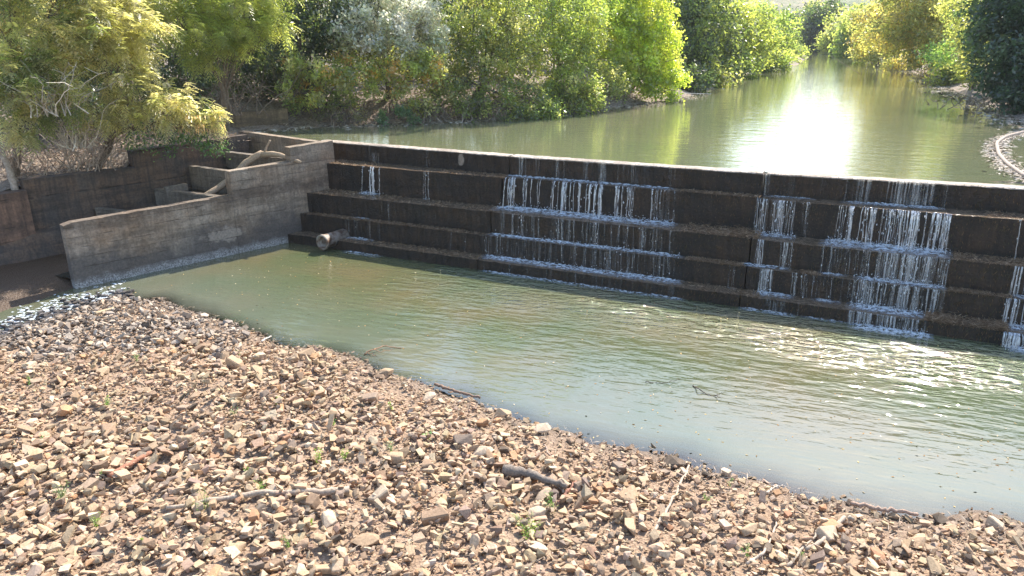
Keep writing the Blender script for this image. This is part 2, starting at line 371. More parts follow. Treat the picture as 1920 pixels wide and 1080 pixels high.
L = lambda i, dn=0.0: (lambda s: float(lipn(i, s)) + dn)
def section(s0, s1, label):
    st = np.arange(s0, s1 + .01, .12); st[-1] = s1
    rows = [(L(1), -.8), (L(1), .33), (L(2), .335), (L(2), .97), (L(3), .975), (L(3), 1.68), (L(4), 1.685), (L(4), 2.64), (L(5), 2.65), (L(5), ZC - .045), (L(5, .42), ZC - .045), (L(5, .42), -.8)]
    strip_mesh('weir_section', st, rows, DARKW, weir, label)
sj1, sj2 = s_at(955, 5), s_at(1434, 5)
section(-4.6, sj1 - .02, 'dry left section of the weir'); section(sj1 + .02, sj2 - .018, 'middle section of the weir'); section(sj2 + .018, 38, 'right section of the weir')
for a_, b_ in ((-2.9, sj1 - .03), (sj1 + .03, sj2 - .06), (sj2 + .06, 38)):
    st = np.arange(a_, b_ + .01, .12); st[-1] = b_
    strip_mesh('crest_cap', st, [(L(5, -.012), ZC - .030), (L(5, .0), ZC - .004), (L(5, .1), ZC + .008), (L(5, .44), ZC + .004), (L(5, .44), ZC - .043)], PALE, weir, None, .016)
def box_wall(name, A2, B2, th, z0, zt, mat, parent, label=None, seg=.25, side=1, rough=.026, off=np.zeros(3)):
    """a wall from A2 to B2 (plan), th thick to its left (side=1); zt: list of (t, z) of its top"""
    A2 = np.array(A2[:2], float); B2 = np.array(B2[:2], float); Ln = np.linalg.norm(B2 - A2); u = (B2 - A2) / Ln; w2 = np.array([-u[1], u[0]]) * side
    n = max(2, int(Ln / seg) + 1); t = np.linspace(0, Ln, n); zz = np.interp(t, [q[0] for q in zt], [q[1] for q in zt])
    ks = [0, .33, .66, 1.0]; rows = []
    for i in range(n):
        r = []
        for k in ks: r.append((A2 + u * t[i] + w2 * (rng.random() - .5) * rough, z0 + (zz[i] - z0) * k + (rough * (rng.random() - .5) if k == 1 else 0)))
        for k in ks[::-1]: r.append((A2 + u * t[i] + w2 * (th + (rng.random() - .5) * rough), z0 + (zz[i] - z0) * k))
        rows.append([(q[0], q[1], z) for q, z in r])
    v = np.array(rows).reshape(-1, 3); K = 8; f = grid_faces(n, K)
    f2 = np.array([[i * K + 7, (i + 1) * K + 7, (i + 1) * K, i * K] for i in range(n - 1)])
    caps = [np.array([list(range(K))]), np.array([[(n - 1) * K + K - 1 - i for i in range(K)]])]
    me = mesh_np(name, v - off, [np.concatenate([f, f2])] + caps, mat)
    bm = bmesh.new(); bm.from_mesh(me); bmesh.ops.recalc_face_normals(bm, faces=bm.faces); bm.to_mesh(me); bm.free()
    o = link(name, me, parent)
    if label: o['label'] = label
    return o
# joint post between left and middle section (a small raised lump on the crest)
g = Geo()
# ------------------------------------------------------------ wing wall and fish ladder
wing = empty('wing_wall', (-13.0, 21.15, 0)); tag(wing, 'grey concrete side wall with stepped top running from the pool up to the weir', 'wall')
wo = np.array([-13.0, 21.15, 0.]); wa = np.array([-13.0, 21.15]); wu = np.array([4.9, 5.06]) / 7.044
Wq = lambda t: wa + wu * t
box_wall('low_wall', Wq(0), Wq(5.18), .34, -.6, [(0, 1.93), (.25, 1.99), (5.18, 2.02)], CONC, wing, 'long low part of the side wall', off=wo)
box_wall('middle_wall', Wq(5.185), Wq(7.5), .34, -.6, [(0, 2.83), (2.4, 2.88)], CONC, wing, 'middle part of the side wall with a driftwood log on it', off=wo)
box_wall('top_wall', Wq(7.505), Wq(9.3), .36, -.6, [(0, 3.37), (1.8, 3.43)], CONC, wing, 'highest part of the side wall meeting the weir', off=wo)
RETM = concrete_mat('stained bank wall concrete', (.10, .082, .07), (.03, .025, .024), (.19, .11, .065), .5, course=1.1)
BROWN = concrete_mat('rusty brown wall plaster', (.20, .11, .07), (.06, .04, .03), (.27, .15, .095), .6)
ret = empty('bank_retaining_wall', (-16.6, 23.27, 0)); tag(ret, 'dark brown stained retaining wall below the left bank bushes', 'wall'); ro = np.array([-16.6, 23.27, 0.])
Rq = lambda u, w=0.0: RA + RU * u + RW * w
box_wall('wall_panel', Rq(-14, -.16), Rq(1.15, -.16), .5, -.6, [(0, 2.3), (16, 2.45)], BROWN, ret, 'rust brown end panel of the bank wall', off=ro)
box_wall('wall_panel', Rq(1.155), Rq(4.7), .45, -.6, [(0, 2.76), (4, 2.7)], RETM, ret, 'middle panel of the bank wall with brown top', off=ro)
box_wall('wall_panel', Rq(4.705, .02), Rq(9.2, .02), .45, -.6, [(0, 3.28), (5, 3.42)], RETM, ret, 'highest panel of the bank wall under hanging branches', off=ro)
# sloping grouted apron against the wall
u_ = np.linspace(-14, 9.0, 90); k_ = np.linspace(0, 1, 10); A, B = np.meshgrid(u_, k_, indexing='ij')
topz = np.interp(A, [-14, -1, 1.2, 4.7, 9], [.5, .7, 1.15, 1.3, 2.2]); foot = np.interp(A, [-14, 1.2, 9], [.9, .45, .3])
Q = np.zeros(A.shape + (3,)); Q[..., :2] = RA + RU * A[..., None] + RW * (-(1 - B) * foot - .165)[..., None]
Q[..., 2] = (-.2 + (topz + .2) * B) + (fbm(Q[..., 0], Q[..., 1] + B * 3, 1.7, 44, 4) - .5) * .14; Q[:, -1, :2] += RW * .2
me = mesh_np('apron', Q.reshape(-1, 3) - ro, grid_faces(len(u_), len(k_)), RETM, None, True); o = link('sloping_apron', me, ret)
ladder = empty('fish_ladder', (-12.5, 24.8, 0)); tag(ladder, 'stepped concrete fish ladder channel with cross walls behind the side wall', 'fish ladder'); lo_ = np.array([-12.5, 24.8, 0.])
WDK = concrete_mat('grey baffle concrete', (.23, .20, .17), (.06, .05, .04), (.22, .165, .12), .5)
def baf(p, q, z, th, lab, z0=-.5): box_wall('cross_wall', p, q, th, z0, [(0, z + .02), (9, z - .02)], WDK, ladder, lab, off=lo_)
wl = lambda t: Wq(t) + np.array([-wu[1], wu[0]]) * .35
baf(Rq(3.1, -.1), wl(3.35), 1.5, .22, 'lowest cross wall of the fish ladder')
baf(Rq(5.2, -.1), wl(5.3), 1.85, .25, 'second cross wall from the low end')
baf(Rq(6.6, -.1), wl(6.4), 2.5, .22, 'third cross wall level with the middle wall top')
baf(Rq(8.1, -.1), wl(7.9), 2.85, .25, 'highest cross wall below the inlet wall')
box_wall('side_stub', Rq(5.3, -.9), Rq(6.1, -.9), .22, -.5, [(0, 2.0), (1, 2.02)], WDK, ladder, 'short stub wall beside the second cross wall', off=lo_)
box_wall('inlet_wall', (-11.15, 31.1), (-6.95, 27.55), .3, -.5, [(0, 3.44), (6, 3.4)], CONC, ladder, 'long pale inlet wall at the top of the fish ladder', off=lo_)
m = Mt('dark still water'); m.set(m.b, 'Base_Color', (.02, .02, .015)); m.set(m.b, 'Roughness', .05)
for (ua, ub, ta, tb, z) in ((3.5, 5.1, 3.7, 5.2, 1.1), (5.7, 6.5, 5.6, 6.3, 1.7), (6.95, 8.0, 6.7, 7.8, 2.3), (8.5, 9.4, 8.2, 9.0, 2.6), (-.3, 3.0, .1, 3.3, .22)):
    a1, a2, b1, b2 = Rq(ua, -.2), Rq(ub, -.2), wl(ta), wl(tb)
    me = mesh_np('pool', [(a1[0], a1[1], z), (b1[0], b1[1], z), (b2[0], b2[1], z), (a2[0], a2[1], z)], np.array([[0, 1, 2, 3]]), m.m)
    tag(link('fish_ladder_water', me), kind='structure')
o = box_wall('bank_wall', (-12.5, 32.7), (-9.9, 34.05), .3, 2.6, [(0, 4.0), (3, 4.08)], concrete_mat('mossy brown bank concrete', (.20, .145, .085), (.05, .04, .03), (.26, .18, .10), .5), None)
tag(o, 'short mossy brown concrete wall on the far bank behind the inlet wall', 'wall')
# pipe
m = Mt('rusty iron pipe'); n1 = m.noise(6, 5); m.set(m.b, 'Base_Color', m.mix(m.ramp(n1, (.4, 0), (.6, 1)), (.30, .26, .22), (.11, .06, .035))); m.set(m.b, 'Roughness', .6)
m.set(m.b, 'Normal', m.bump(n1, .4, .02))
p0 = P(603, 455, .34); p1 = p0 + np.array([.98, 1.5, .02]) ; ax = (p1 - p0) / np.linalg.norm(p1 - p0)
g = Geo(); r1, r2 = .25, .215; k = 24; th = np.linspace(0, 2 * np.pi, k, endpoint=False); a_ = np.cross(ax, [0, 0, 1]); a_ /= np.linalg.norm(a_); b_ = np.cross(a_, ax)
rings = []
for q, r in ((p0 * 0 + ax * 1.9, r1), (ax * .1, r1), (ax * .1, r1 + .02), (ax * 0, r1 + .02), (ax * 0, r2), (ax * 1.2, r2)):
    rings.append(q + r * (a_[None] * np.cos(th)[:, None] + b_[None] * np.sin(th)[:, None]))
v = np.concatenate(rings); i = np.arange(5)[:, None] * k; j = np.arange(k)[None]
g.add(v, np.stack([i + j, i + (j + 1) % k, i + k + (j + 1) % k, i + k + j], -1).reshape(-1, 4))
o = link('outlet_pipe', g.mesh('pipe', m.m, True)); o.location = p0; tag(o, 'short rusty iron outlet pipe sticking out at the foot of the weir', 'pipe')

# ------------------------------------------------------------ falling water
m = Mt('falling white water'); pos = m.n('NewGeometry').outputs['Position']
st = m.n('Mapping', Vector=pos, Scale=(20, 20, 1.6)).outputs[0]; n1 = m.noise(1.0, 4, st, .6)
al = m.math('MULTIPLY', m.maprange(n1, .30, .56), m.attr('col').outputs['Color'])
sh = m.n('MixShader', i0=.45, i1=m.n('BsdfDiffuse', Color=(.86, .90, .96)), i2=m.n('BsdfTranslucent', Color=(.86, .9, .96)))
sh = m.n('MixShader', i0=.2, i1=sh, i2=m.n('BsdfGlossy', Color=(1, 1, 1), Roughness=.25))
m.surf(m.n('MixShader', i0=al, i1=m.n('BsdfTransparent'), i2=sh)); FALL = m.m
m = Mt('foam'); pos = m.n('NewGeometry').outputs['Position']; n1 = m.noise(9, 5, pos, .7)
al = m.math('MULTIPLY', m.maprange(n1, .40, .58), m.attr('col').outputs['Color'])
sh = m.n('BsdfDiffuse', Color=(.80, .86, .93)); m.surf(m.n('MixShader', i0=al, i1=m.n('BsdfTransparent'), i2=sh)); FOAM = m.m
m = Mt('thin water film'); pos = m.n('NewGeometry').outputs['Position']
n1 = m.noise(1.0, 3, m.n('Mapping', Vector=pos, Scale=(30, 30, 1.2)).outputs[0], .5)
al = m.math('MULTIPLY', m.maprange(n1, .38, .66, 0, .75), m.attr('col').outputs['Color'])
sh = m.n('MixShader', i0=.35, i1=m.n('BsdfDiffuse', Color=(.62, .62, .62)), i2=m.n('BsdfTranslucent', Color=(.7, .68, .62)))
m.surf(m.n('MixShader', i0=al, i1=m.n('BsdfTransparent'), i2=sh)); FILM = m.m
def strand(g, i, s, wd, dens, arc, frac0=0.0):
    """one ribbon of water falling from lip i to the level below; arc = how far it shoots out"""
    z1, z0 = LZ[i], LZ[i - 1]; h = z1 - z0; nb = float(lipn(i, s)); K = max(5, int(h / .09)); t = np.linspace(frac0, 1, K)
    nfl = lipn(i, s) - .02 - arc * t ** .55 - .015
    nfl = np.maximum(nfl, nb - .9); zz = z1 + .02 - (h + .01) * t ** (1.35 if arc > .03 else 1)
    ds = np.cumsum(rng.normal(0, .006, K)) + rng.normal(0, .05) * arc * t
    wv = wd * (.75 + .5 * rng.random(K)); c = np.clip(dens * (.75 + .4 * rng.random(K)) * (1 - np.clip(t - rng.uniform(.5, 1.6), 0, 1) * 3), 0, 1)
    l = np.array([W(s + ds[q] - wv[q] / 2, nfl[q] + rng.normal(0, .006), zz[q]) for q in range(K)])
    m_ = np.array([W(s + ds[q], nfl[q] - wv[q] * .25, zz[q]) for q in range(K)])
    r = np.array([W(s + ds[q] + wv[q] / 2, nfl[q] + rng.normal(0, .006), zz[q]) for q in range(K)])
    v = np.stack([l, m_, r], 1).reshape(-1, 3); cc = np.repeat(np.stack([c * .35, c, c * .35], 1).reshape(-1)[:, None], 3, 1)
    g.add(v, grid_faces(K, 3), None, cc)
    if arc > .02:                              # loose drops beside the strand
        for _ in range(int(dens * h * 4)):
            t1 = rng.random(); q = W(s + rng.normal(0, wd * .8), nb - .02 - arc * t1 ** .55 + rng.normal(0, .03), z1 - h * t1 ** 1.3); a = .008 + .010 * rng.random()
            g.add(q + np.array([(-a, 0, 0), (a, 0, 0), (0, 0, a * 2.4), (0, 0, -a * 2.4), (0, -a, 0)]), None, [(0, 3, 4), (4, 3, 1), (4, 1, 2), (0, 4, 2), (0, 2, 1), (0, 1, 3)], (1, 1, 1))
def falls(g, i, px0, px1, n, wd, dens, arc, f0=0.0):
    a, b = s_at(px0, i), s_at(px1, i); hub = rng.uniform(a, b, max(1, n // 4))
    for _ in range(n): strand(g, i, (rng.choice(hub) + rng.normal(0, .05)) if rng.random() < .55 else rng.uniform(a - .04, b + .04), wd * rng.uniform(.35, 1.05), dens * rng.uniform(.6, 1.2), arc * rng.uniform(.6, 1.3), f0)
def foam(g, i, px0, px1, n0, n1, dens):
    """foam sheet on the level below lip i (between the foot of its face and the next lip)"""
    a, b = s_at(px0, i), s_at(px1, i); st = np.arange(a, b, .07); K = 9; z = LZ[i - 1]
    A = []; cc = []
    for s in st:
        e = min(1, (s - a) / .35, (b - s) / .35)
        for k in range(K):
            t = k / (K - 1); A.append(W(s, float(lipn(i, s)) - .01 - (n0 + (n1 - n0) * t), z + .012 + .03 * e * (1 - t) * rng.random() + .008 * rng.random()))
            cc.append(dens * max(e, 0) * (1 - t) ** .7 * (1 if k < K - 1 else 0) * (.6 + .8 * fbm(s * 2.2, t * 2, 1, 77, 2)))
    cc = np.clip(np.array(cc), 0, 1)[:, None].repeat(3, 1); g.add(A, grid_faces(len(st), K)[:, ::-1], None, cc)
def spray(g, i, px0, px1, n):
    a, b = s_at(px0, i), s_at(px1, i)
    for _ in range(n):
        s = rng.uniform(a, b); q = W(s, float(lipn(i, s)) - abs(rng.normal(.12, .12)), LZ[i - 1] + abs(rng.normal(0, .07))); r = .006 + .008 * rng.random()
        g.add(q + np.array([(-r, 0, 0), (r, 0, 0), (0, 0, r * 1.5), (0, 0, -r * 1.5), (0, -r, 0)]), None, [(0, 3, 4), (4, 3, 1), (4, 1, 2), (0, 4, 2), (0, 2, 1), (0, 1, 3)], (1, 1, 1))
def cascade(fl, fo, sp):
    g = Geo()
    for a in fl:
        if a[0] != 5 and a[6] > .035: falls(g, *a)
        elif a[0] != 5: falls(g, *a[:3], max(1, int(a[3] * .35)), a[4] * .7, *a[5:])
    gt = Geo()
    for a in fl:
        if a[6] <= .065 and a[0] < 5: falls(gt, *a[:3], int(a[3] * 1.2), a[4] * 1.5, min(1, a[5] * 1.3), *a[6:])
        if a[0] == 5: falls(gt, *a[:3], int(a[3] * 1.5), a[4] * 1.6, *a[5:])
    if gt.n: tag(link('water_film', gt.mesh('film', FILM)), kind='structure')
    tag(link('water_cascade', g.mesh('cascade', FALL)), kind='structure')
    g2 = Geo()
    for a in fo: foam(g2, *a)
    if fo: tag(link('foam', g2.mesh('foam', FOAM)), kind='structure')
    g3 = Geo()
    for a in sp: spray(g3, *a)
    if sp: tag(link('water_spray', g3.mesh('spray', FALL)), kind='structure')
cascade([(5, 696, 712, 6, .05, .6, .01, .45), (4, 682, 712, 11, .055, .9, .16), (4, 797, 803, 3, .035, .7, .08), (5, 800, 803, 2, .03, .4, 0), (5, 694, 698, 2, .02, .4, 0), (3, 660, 900, 6, .025, .4, .02), (2, 660, 900, 6, .02, .35, .02), (2, 645, 700, 7, .03, .35, .02)],
        [(4, 668, 714, 0, .35, 1.0), (4, 790, 806, 0, .2, 1.0), (3, 655, 700, 0, .2, .7), (2, 645, 705, 0, .3, .6), (1, 645, 720, 0, .3, .55)], [(4, 676, 714, 50)])
cascade([(5, 975, 985, 5, .045, .55, .01), (5, 1005, 1012, 2, .03, .4, 0), (5, 1045, 1062, 5, .03, .5, 0), (5, 1075, 1105, 5, .03, .5, 0), (5, 1112, 1136, 8, .045, .6, .01), (5, 1140, 1270, 14, .025, .42, 0),
         (4, 948, 966, 9, .05, .9, .24), (4, 984, 998, 5, .045, .85, .12), (4, 1008, 1014, 2, .035, .8, .1), (4, 1038, 1078, 13, .045, .85, .2), (4, 1084, 1098, 5, .045, .8, .12), (4, 1104, 1130, 13, .05, 1.0, .2), (4, 1148, 1168, 5, .04, .8, .14), (4, 1180, 1200, 6, .045, .8, .15), (4, 1214, 1226, 3, .04, .8, .1), (4, 1226, 1272, 7, .028, .5, .06),
         (3, 928, 1275, 62, .032, .45, .03), (3, 1050, 1080, 4, .05, .7, .03), (2, 905, 1275, 70, .03, .42, .03), (1, 900, 1275, 30, .025, .3, .01)],
        [(5, 948, 1275, 0, .35, .8), (4, 928, 1280, 0, .75, 1.0), (3, 915, 1290, 0, .32, .95), (2, 905, 1290, 0, .5, .9), (1, 900, 1290, 0, .25, .55)], [(4, 935, 1270, 420), (3, 920, 1280, 160), (2, 910, 1280, 160)])
cascade([(5, 1435, 1441, 5, .03, .6, .01), (5, 1465, 1500, 5, .02, .35, 0), (4, 1430, 1440, 7, .04, .8, .12), (4, 1455, 1495, 22, .035, .6, .1), (4, 1508, 1514, 3, .03, .5, .06), (4, 1440, 1455, 4, .02, .4, .05),
         (3, 1416, 1436, 7, .04, .8, .1), (3, 1468, 1490, 5, .035, .7, .05), (2, 1430, 1450, 8, .05, .9, .05), (2, 1475, 1520, 6, .03, .5, .04), (1, 1440, 1500, 12, .03, .4, .03), (2, 1370, 1382, 2, .02, .6, .03)],
        [(5, 1434, 1540, 0, .25, .5), (4, 1424, 1505, 0, .45, .95), (3, 1390, 1492, 0, .3, .95), (2, 1415, 1500, 0, .4, .9), (1, 1385, 1500, 0, .25, .7), (2, 1366, 1388, 0, .2, .8)], [(4, 1425, 1500, 110), (2, 1425, 1450, 60)])
cascade([(5, 1608, 1632, 12, .05, .55, .01), (5, 1660, 1676, 5, .03, .45, 0), (5, 1683, 1753, 46, .045, .55, .01), (5, 1540, 1600, 4, .02, .4, 0), (5, 1753, 1780, 3, .02, .4, 0),
         (4, 1560, 1592, 6, .03, .6, .08), (4, 1596, 1610, 6, .045, .8, .16), (4, 1620, 1640, 9, .045, .85, .18), (4, 1664, 1786, 46, .042, .8, .2), (4, 1655, 1700, 8, .03, .6, .12),
         (3, 1540, 1640, 16, .025, .42, .03), (3, 1620, 1780, 44, .028, .45, .06), (3, 1660, 1752, 30, .032, .6, .06), (2, 1530, 1610, 14, .025, .4, .03), (2, 1612, 1740, 46, .032, .55, .06), (2, 1750, 1772, 6, .035, .5, .04), (1, 1596, 1738, 36, .036, .6, .05)],
        [(5, 1580, 1785, 0, .35, .8), (4, 1545, 1800, 0, .8, 1.0), (3, 1535, 1600, 0, .25, .9), (3, 1605, 1790, 0, .34, 1.0), (2, 1525, 1590, 0, .3, .8), (2, 1590, 1750, 0, .55, 1.0), (1, 1500, 1600, 0, .2, .5), (1, 1590, 1760, 0, .5, 1.0)],
        [(4, 1560, 1795, 420), (3, 1610, 1780, 220), (2, 1600, 1750, 220), (1, 1600, 1745, 160)])
cascade([(4, 1916, 2100, 40, .045, .7, .15), (3, 1905, 2050, 30, .04, .7, .08), (2, 1880, 2000, 44, .05, .85, .1), (1, 1885, 1960, 34, .05, .85, .12)],
        [(3, 1905, 2050, 0, .34, 1.0), (2, 1880, 2000, 0, .5, 1.0), (1, 1885, 1990, 0, .5, 1.0)], [(2, 1885, 1960, 120), (1, 1885, 1960, 120)])

# straw and leaf litter caught on the ledges and the crest
LIT = col_mat('dry straw litter', .95, 0, 8, .2)
def quads(c, u, v):
    """diamond quads centred on c with half axes u, v"""
    V = np.stack([c - u, c - v * .8 + u * .1, c + u, c + v * .8 + u * .1], 1).reshape(-1, 3); return V, np.arange(len(c) * 4).reshape(-1, 4)
def litter(name, n, sampler, lmin=.04, lmax=.12, wd=.012, cols=((.30, .19, .11), (.20, .12, .07), (.40, .30, .20)), tilt=.25):
    c = sampler(n); n = len(c); th = rng.uniform(0, 2 * np.pi, n); ln = rng.uniform(lmin, lmax, n) / 2
    u = np.stack([np.cos(th), np.sin(th), rng.normal(0, tilt, n)], -1) * ln[:, None]; v = np.stack([-np.sin(th), np.cos(th), rng.normal(0, .5, n)], -1) * wd
    V, F = quads(c, u, v); cc = np.array(cols)[rng.integers(0, len(cols), n)] * rng.uniform(.6, 1.25, (n, 1))
    return tag(link(name, mesh_np(name, V, F, LIT, np.repeat(cc, 4, 0))), kind='stuff')
def ledge_sampler(n):
    out = []
    dry = {3: [(587, 925, 3), (1275, 1420, 7), (1790, 1990, 4)], 2: [(562, 912, 3), (1285, 1390, 5), (1500, 1540, 3), (1780, 1905, 5)], 1: [(640, 900, 2), (1280, 1420, 3), (1735, 1890, 9)], 4: [(612, 700, 1), (820, 945, 3), (1275, 1425, 2), (1850, 1940, 3)]}
    tot = sum((b - a) * w_ for q in dry.values() for a, b, w_ in q)
    for i, q in dry.items():
        for a, b, w_ in q:
            k = int(n * (b - a) * w_ / tot); s = rng.uniform(s_at(a, i), s_at(b, i), k)
            s = s[rng.random(k) < np.clip((fbm(s * 1.0, s * 0 + i, 1.3, 90 + i, 3) - .28) * 2.6, .06, 1)]; k = len(s)
            wid = lipn(i + 1, s) - lipn(i, s); o = lipn(i, s) + wid * rng.random(k) ** 1.2 - .02
            z = LZ[i] + .010 + abs(rng.normal(0, .016 if w_ < 6 else .05, k))
            out.append(O + D * s[:, None] + N * o[:, None] + np.stack([0 * z, 0 * z, z], -1))
    return np.concatenate(out)
litter('straw_on_ledges', 38000, ledge_sampler, .05, .20, .008, ((.26, .16, .09), (.16, .10, .055), (.36, .26, .17)))
def moss_sampler(n):                           # rough growth hanging on the risers
    i = rng.integers(1, 6, n); s = rng.uniform(-3, 22, n); f = rng.random(n) ** 1.3; out = np.zeros((n, 3))
    for k in range(1, 6):
        mk = i == k; o = lipn(k, s[mk]) - .012; z = LZ[k] - f[mk] * (LZ[k] - LZ[k - 1]); out[mk] = O + D * s[mk][:, None] + N * o[:, None]; out[mk, 2] += z
    return out
c = moss_sampler(16000); n = len(c); u = np.stack([rng.normal(0, .3, n), rng.normal(0, .3, n), np.ones(n)], -1) * rng.uniform(.02, .06, n)[:, None]
v = np.array(D)[None] * .006 * np.ones((n, 1)) - N[None] * .006; V, F = quads(c, u, v)
cc = np.array([(.12, .075, .035), (.06, .045, .02), (.20, .12, .06), (.08, .08, .03)])[rng.integers(0, 4, n)] * rng.uniform(.5, 1.3, (n, 1))
tag(link('moss_on_risers', mesh_np('moss', V, F, LIT, np.repeat(cc, 4, 0))), kind='stuff')

# ------------------------------------------------------------ stones
def hull(n, flat=.6, seed=0, round_=0.0, pw=.35):
    r = np.random.default_rng(seed); p = r.normal(0, 1, (n, 3)); p /= np.linalg.norm(p, axis=1)[:, None]
    if pw > .4:   # broken block: jittered box corners, some knocked off
        p = np.array([(a, b, c_) for a in (-1, 1) for b in (-1, 1) for c_ in (-1, 1)], float) * .74 + r.normal(0, .17, (8, 3)); p = np.vstack([p[r.permutation(8)[:7]], r.normal(0, .5, (n - 7, 3))])
        p *= np.minimum(1, 1.25 / (np.linalg.norm(p, axis=1)[:, None] + 1e-6))
        p *= np.array([1.15, r.uniform(.65, 1.0), flat * r.uniform(.75, 1.3)])
    else: p = np.sign(p) * np.abs(p) ** (1 - pw) * np.array([1, r.uniform(.6, .95), flat * r.uniform(.7, 1.2)])
    p *= r.uniform(.85, 1.05, (len(p), 1))
    bm = bmesh.new(); [bm.verts.new(q) for q in p]; bm.verts.ensure_lookup_table()
    res = bmesh.ops.convex_hull(bm, input=bm.verts); bmesh.ops.delete(bm, geom=[q for q in res['geom_interior'] if isinstance(q, bmesh.types.BMVert)], context='VERTS')
    if round_: bmesh.ops.bevel(bm, geom=list(bm.edges), offset=round_, segments=1, affect='EDGES', clamp_overlap=True)
    bmesh.ops.triangulate(bm, faces=bm.faces); bm.verts.index_update()
    v = np.array([q.co[:] for q in bm.verts]); f = np.array([[q.index for q in fc.verts] for fc in bm.faces]); bm.free(); v[:, :] -= v.mean(0); return v, f
SM = [hull(11, .6, 100 + i, 0, .45) if i % 2 else hull(15, .55, 100 + i, .06, .2) for i in range(24)]; SS = [hull(9, .65, 200 + i, 0, .45) for i in range(12)]
PAL = np.array([(.44, .31, .195), (.475, .345, .23), (.39, .27, .17), (.51, .39, .275), (.28, .187, .122), (.42, .24, .13), (.20, .15, .115), (.10, .075, .055), (.34, .245, .175)])
PW = np.array([7, 6, 6, 2.5, 2.6, 1.6, .9, .6, 2.2]); PW /= PW.sum()
GREY = np.array([(.36, .30, .245), (.25, .205, .17), (.11, .09, .075), (.50, .41, .32), (.45, .33, .23)])
def stones(n, protos, rmed, sig, xr, yr, seed, zlift=.0, dmin=-.35, rmax=.2):
    r = np.random.default_rng(seed); x = r.uniform(*xr, n); y = r.uniform(*yr, n); sd = shore_sd(x, y); keep = (sd > dmin) & (r.random(n) < np.clip(1 + sd * 2.2, .0, 1) + .03)
    # bare finer strips along the shore
    x, y, sd = x[keep], y[keep], sd[keep]; n = len(x); rad = np.clip(rmed * np.exp(r.normal(0, sig, n)), .012, rmax)
    patch_ = fbm(x, y, .45, 50, 3); rad *= (.56 + .70 * patch_) * np.interp(sd, [0, .6, 1.8], [.62, .68, 1])
    z = gz(x, y); an = r.uniform(0, 2 * np.pi, n); tl = r.normal(0, .30, (n, 2)); sq = r.uniform(.75, 1.25, (n, 3))
    ca, sa = np.cos(an), np.sin(an); grey = (x < -6.5) & (y > 14.2 + fbm(x, y, .6, 9, 3) * 3.5)
    ci = r.choice(len(PAL), n, p=PW); col = PAL[ci] * r.uniform(.82, 1.18, (n, 1)) * r.uniform(.95, 1.05, (n, 3)); gi = GREY[r.integers(0, len(GREY), n)] * r.uniform(.7, 1.15, (n, 1)); col[grey] = gi[grey]
    dk = (sd < .12); col[dk] *= .55
    pi = r.integers(0, len(protos), n); V, F, CC, base = [], [], [], 0
    for k, (pv, pf) in enumerate(protos):
        ix = np.where(pi == k)[0]
        if not len(ix): continue
        v = pv[None] * (rad[ix, None] * sq[ix])[:, None, :]
        v[..., 2] += v[..., 0] * tl[ix, 0, None] + v[..., 1] * tl[ix, 1, None]
        X_ = v[..., 0] * ca[ix, None] - v[..., 1] * sa[ix, None]; Y_ = v[..., 0] * sa[ix, None] + v[..., 1] * ca[ix, None]
        v = np.stack([X_ + x[ix, None], Y_ + y[ix, None], v[..., 2] + (z[ix] + rad[ix] * .22 + zlift * r.random(len(ix)) * np.clip(sd[ix] * 1.5, 0, 1))[:, None]], -1)
        V.append(v.reshape(-1, 3)); F.append((pf[None] + (np.arange(len(ix)) * len(pv))[:, None, None] + base).reshape(-1, 3)); base += v.shape[0] * v.shape[1]
        CC.append(np.repeat(col[ix], len(pv), 0))
    return np.concatenate(V), np.concatenate(F), np.concatenate(CC)
ST = Mt('river stone'); c = ST.attr('col').outputs['Color']; n1 = ST.noise(24, 5, None, .65); n2 = ST.noise(5, 3)
def stone_finish(m, c):
    pos = m.n('NewGeometry').outputs['Position']; n1 = m.noise(32, 5, pos, .65); n2 = m.noise(7, 3, pos)
    c = m.mix(1.0, c, m.ramp(n1, (.3, .72), (.7, 1.2)), 'MULTIPLY'); c = m.mix(m.ramp(n2, (.5, 0), (.75, .4)), c, (.34, .235, .155))
    m.set(m.b, 'Base_Color', c); m.set(m.b, 'Roughness', .85); m.set(m.b, 'Specular_IOR_Level', .25); m.set(m.b, 'Normal', m.bump(n1, .55, .012))
stone_finish(ST, c)
XR, YR = (-16, 13), (5.2, 21.5)
v, f, c = stones(42000, SM, .055, .50, XR, YR, 1, .12, rmax=.115)
tag(link('cobbles', mesh_np('cobbles', v, f, ST.m, c)), kind='stuff')
v, f, c = stones(45000, SS, .022, .35, XR, YR, 2, .03, -.6, .045)
tag(link('pebbles', mesh_np('pebbles', v, f, ST.m, c)), kind='stuff')
# the 300 largest stones, each its own object
LST = Mt('large river stone'); stone_finish(LST, LST.n('ObjectInfo').outputs['Color'])
BIGM = []
for i in range(18):
    pv, pf = hull(14, .66, 300 + i, .09, .45) if i % 2 else hull(18, .62, 300 + i, .06, .2)
    BIGM.append(mesh_np('river_stone', pv, pf, LST.m)); 
LAND = [((-5.6, 10.2), 'behind the long pale driftwood branch'), ((-2.6, 12.0), 'in the middle of the bank'), ((.6, 10.4), 'around the dark rotten log'), ((2.6, 10.0), 'beside the thin pale upright stick'),
        ((5.0, 9.0), 'beside the forked pale branch'), ((7.5, 8.8), 'on the right end of the bank'), ((-8.6, 11.2), 'around the rust brown plank'), ((-11, 15.5), 'on the grey shingle at the upper left'),
        ((-7, 15.2), 'on the left slope of the bank'), ((-4.4, 14.6), 'near the waterline at the left'), ((-1.2, 12.6), 'near the waterline at the middle'), ((-3, 8.6), 'in front of the long pale driftwood branch'), ((-7.5, 8.8), 'at the lower left corner of the bank'), ((1.2, 8.4), 'at the lower middle of the bank')]
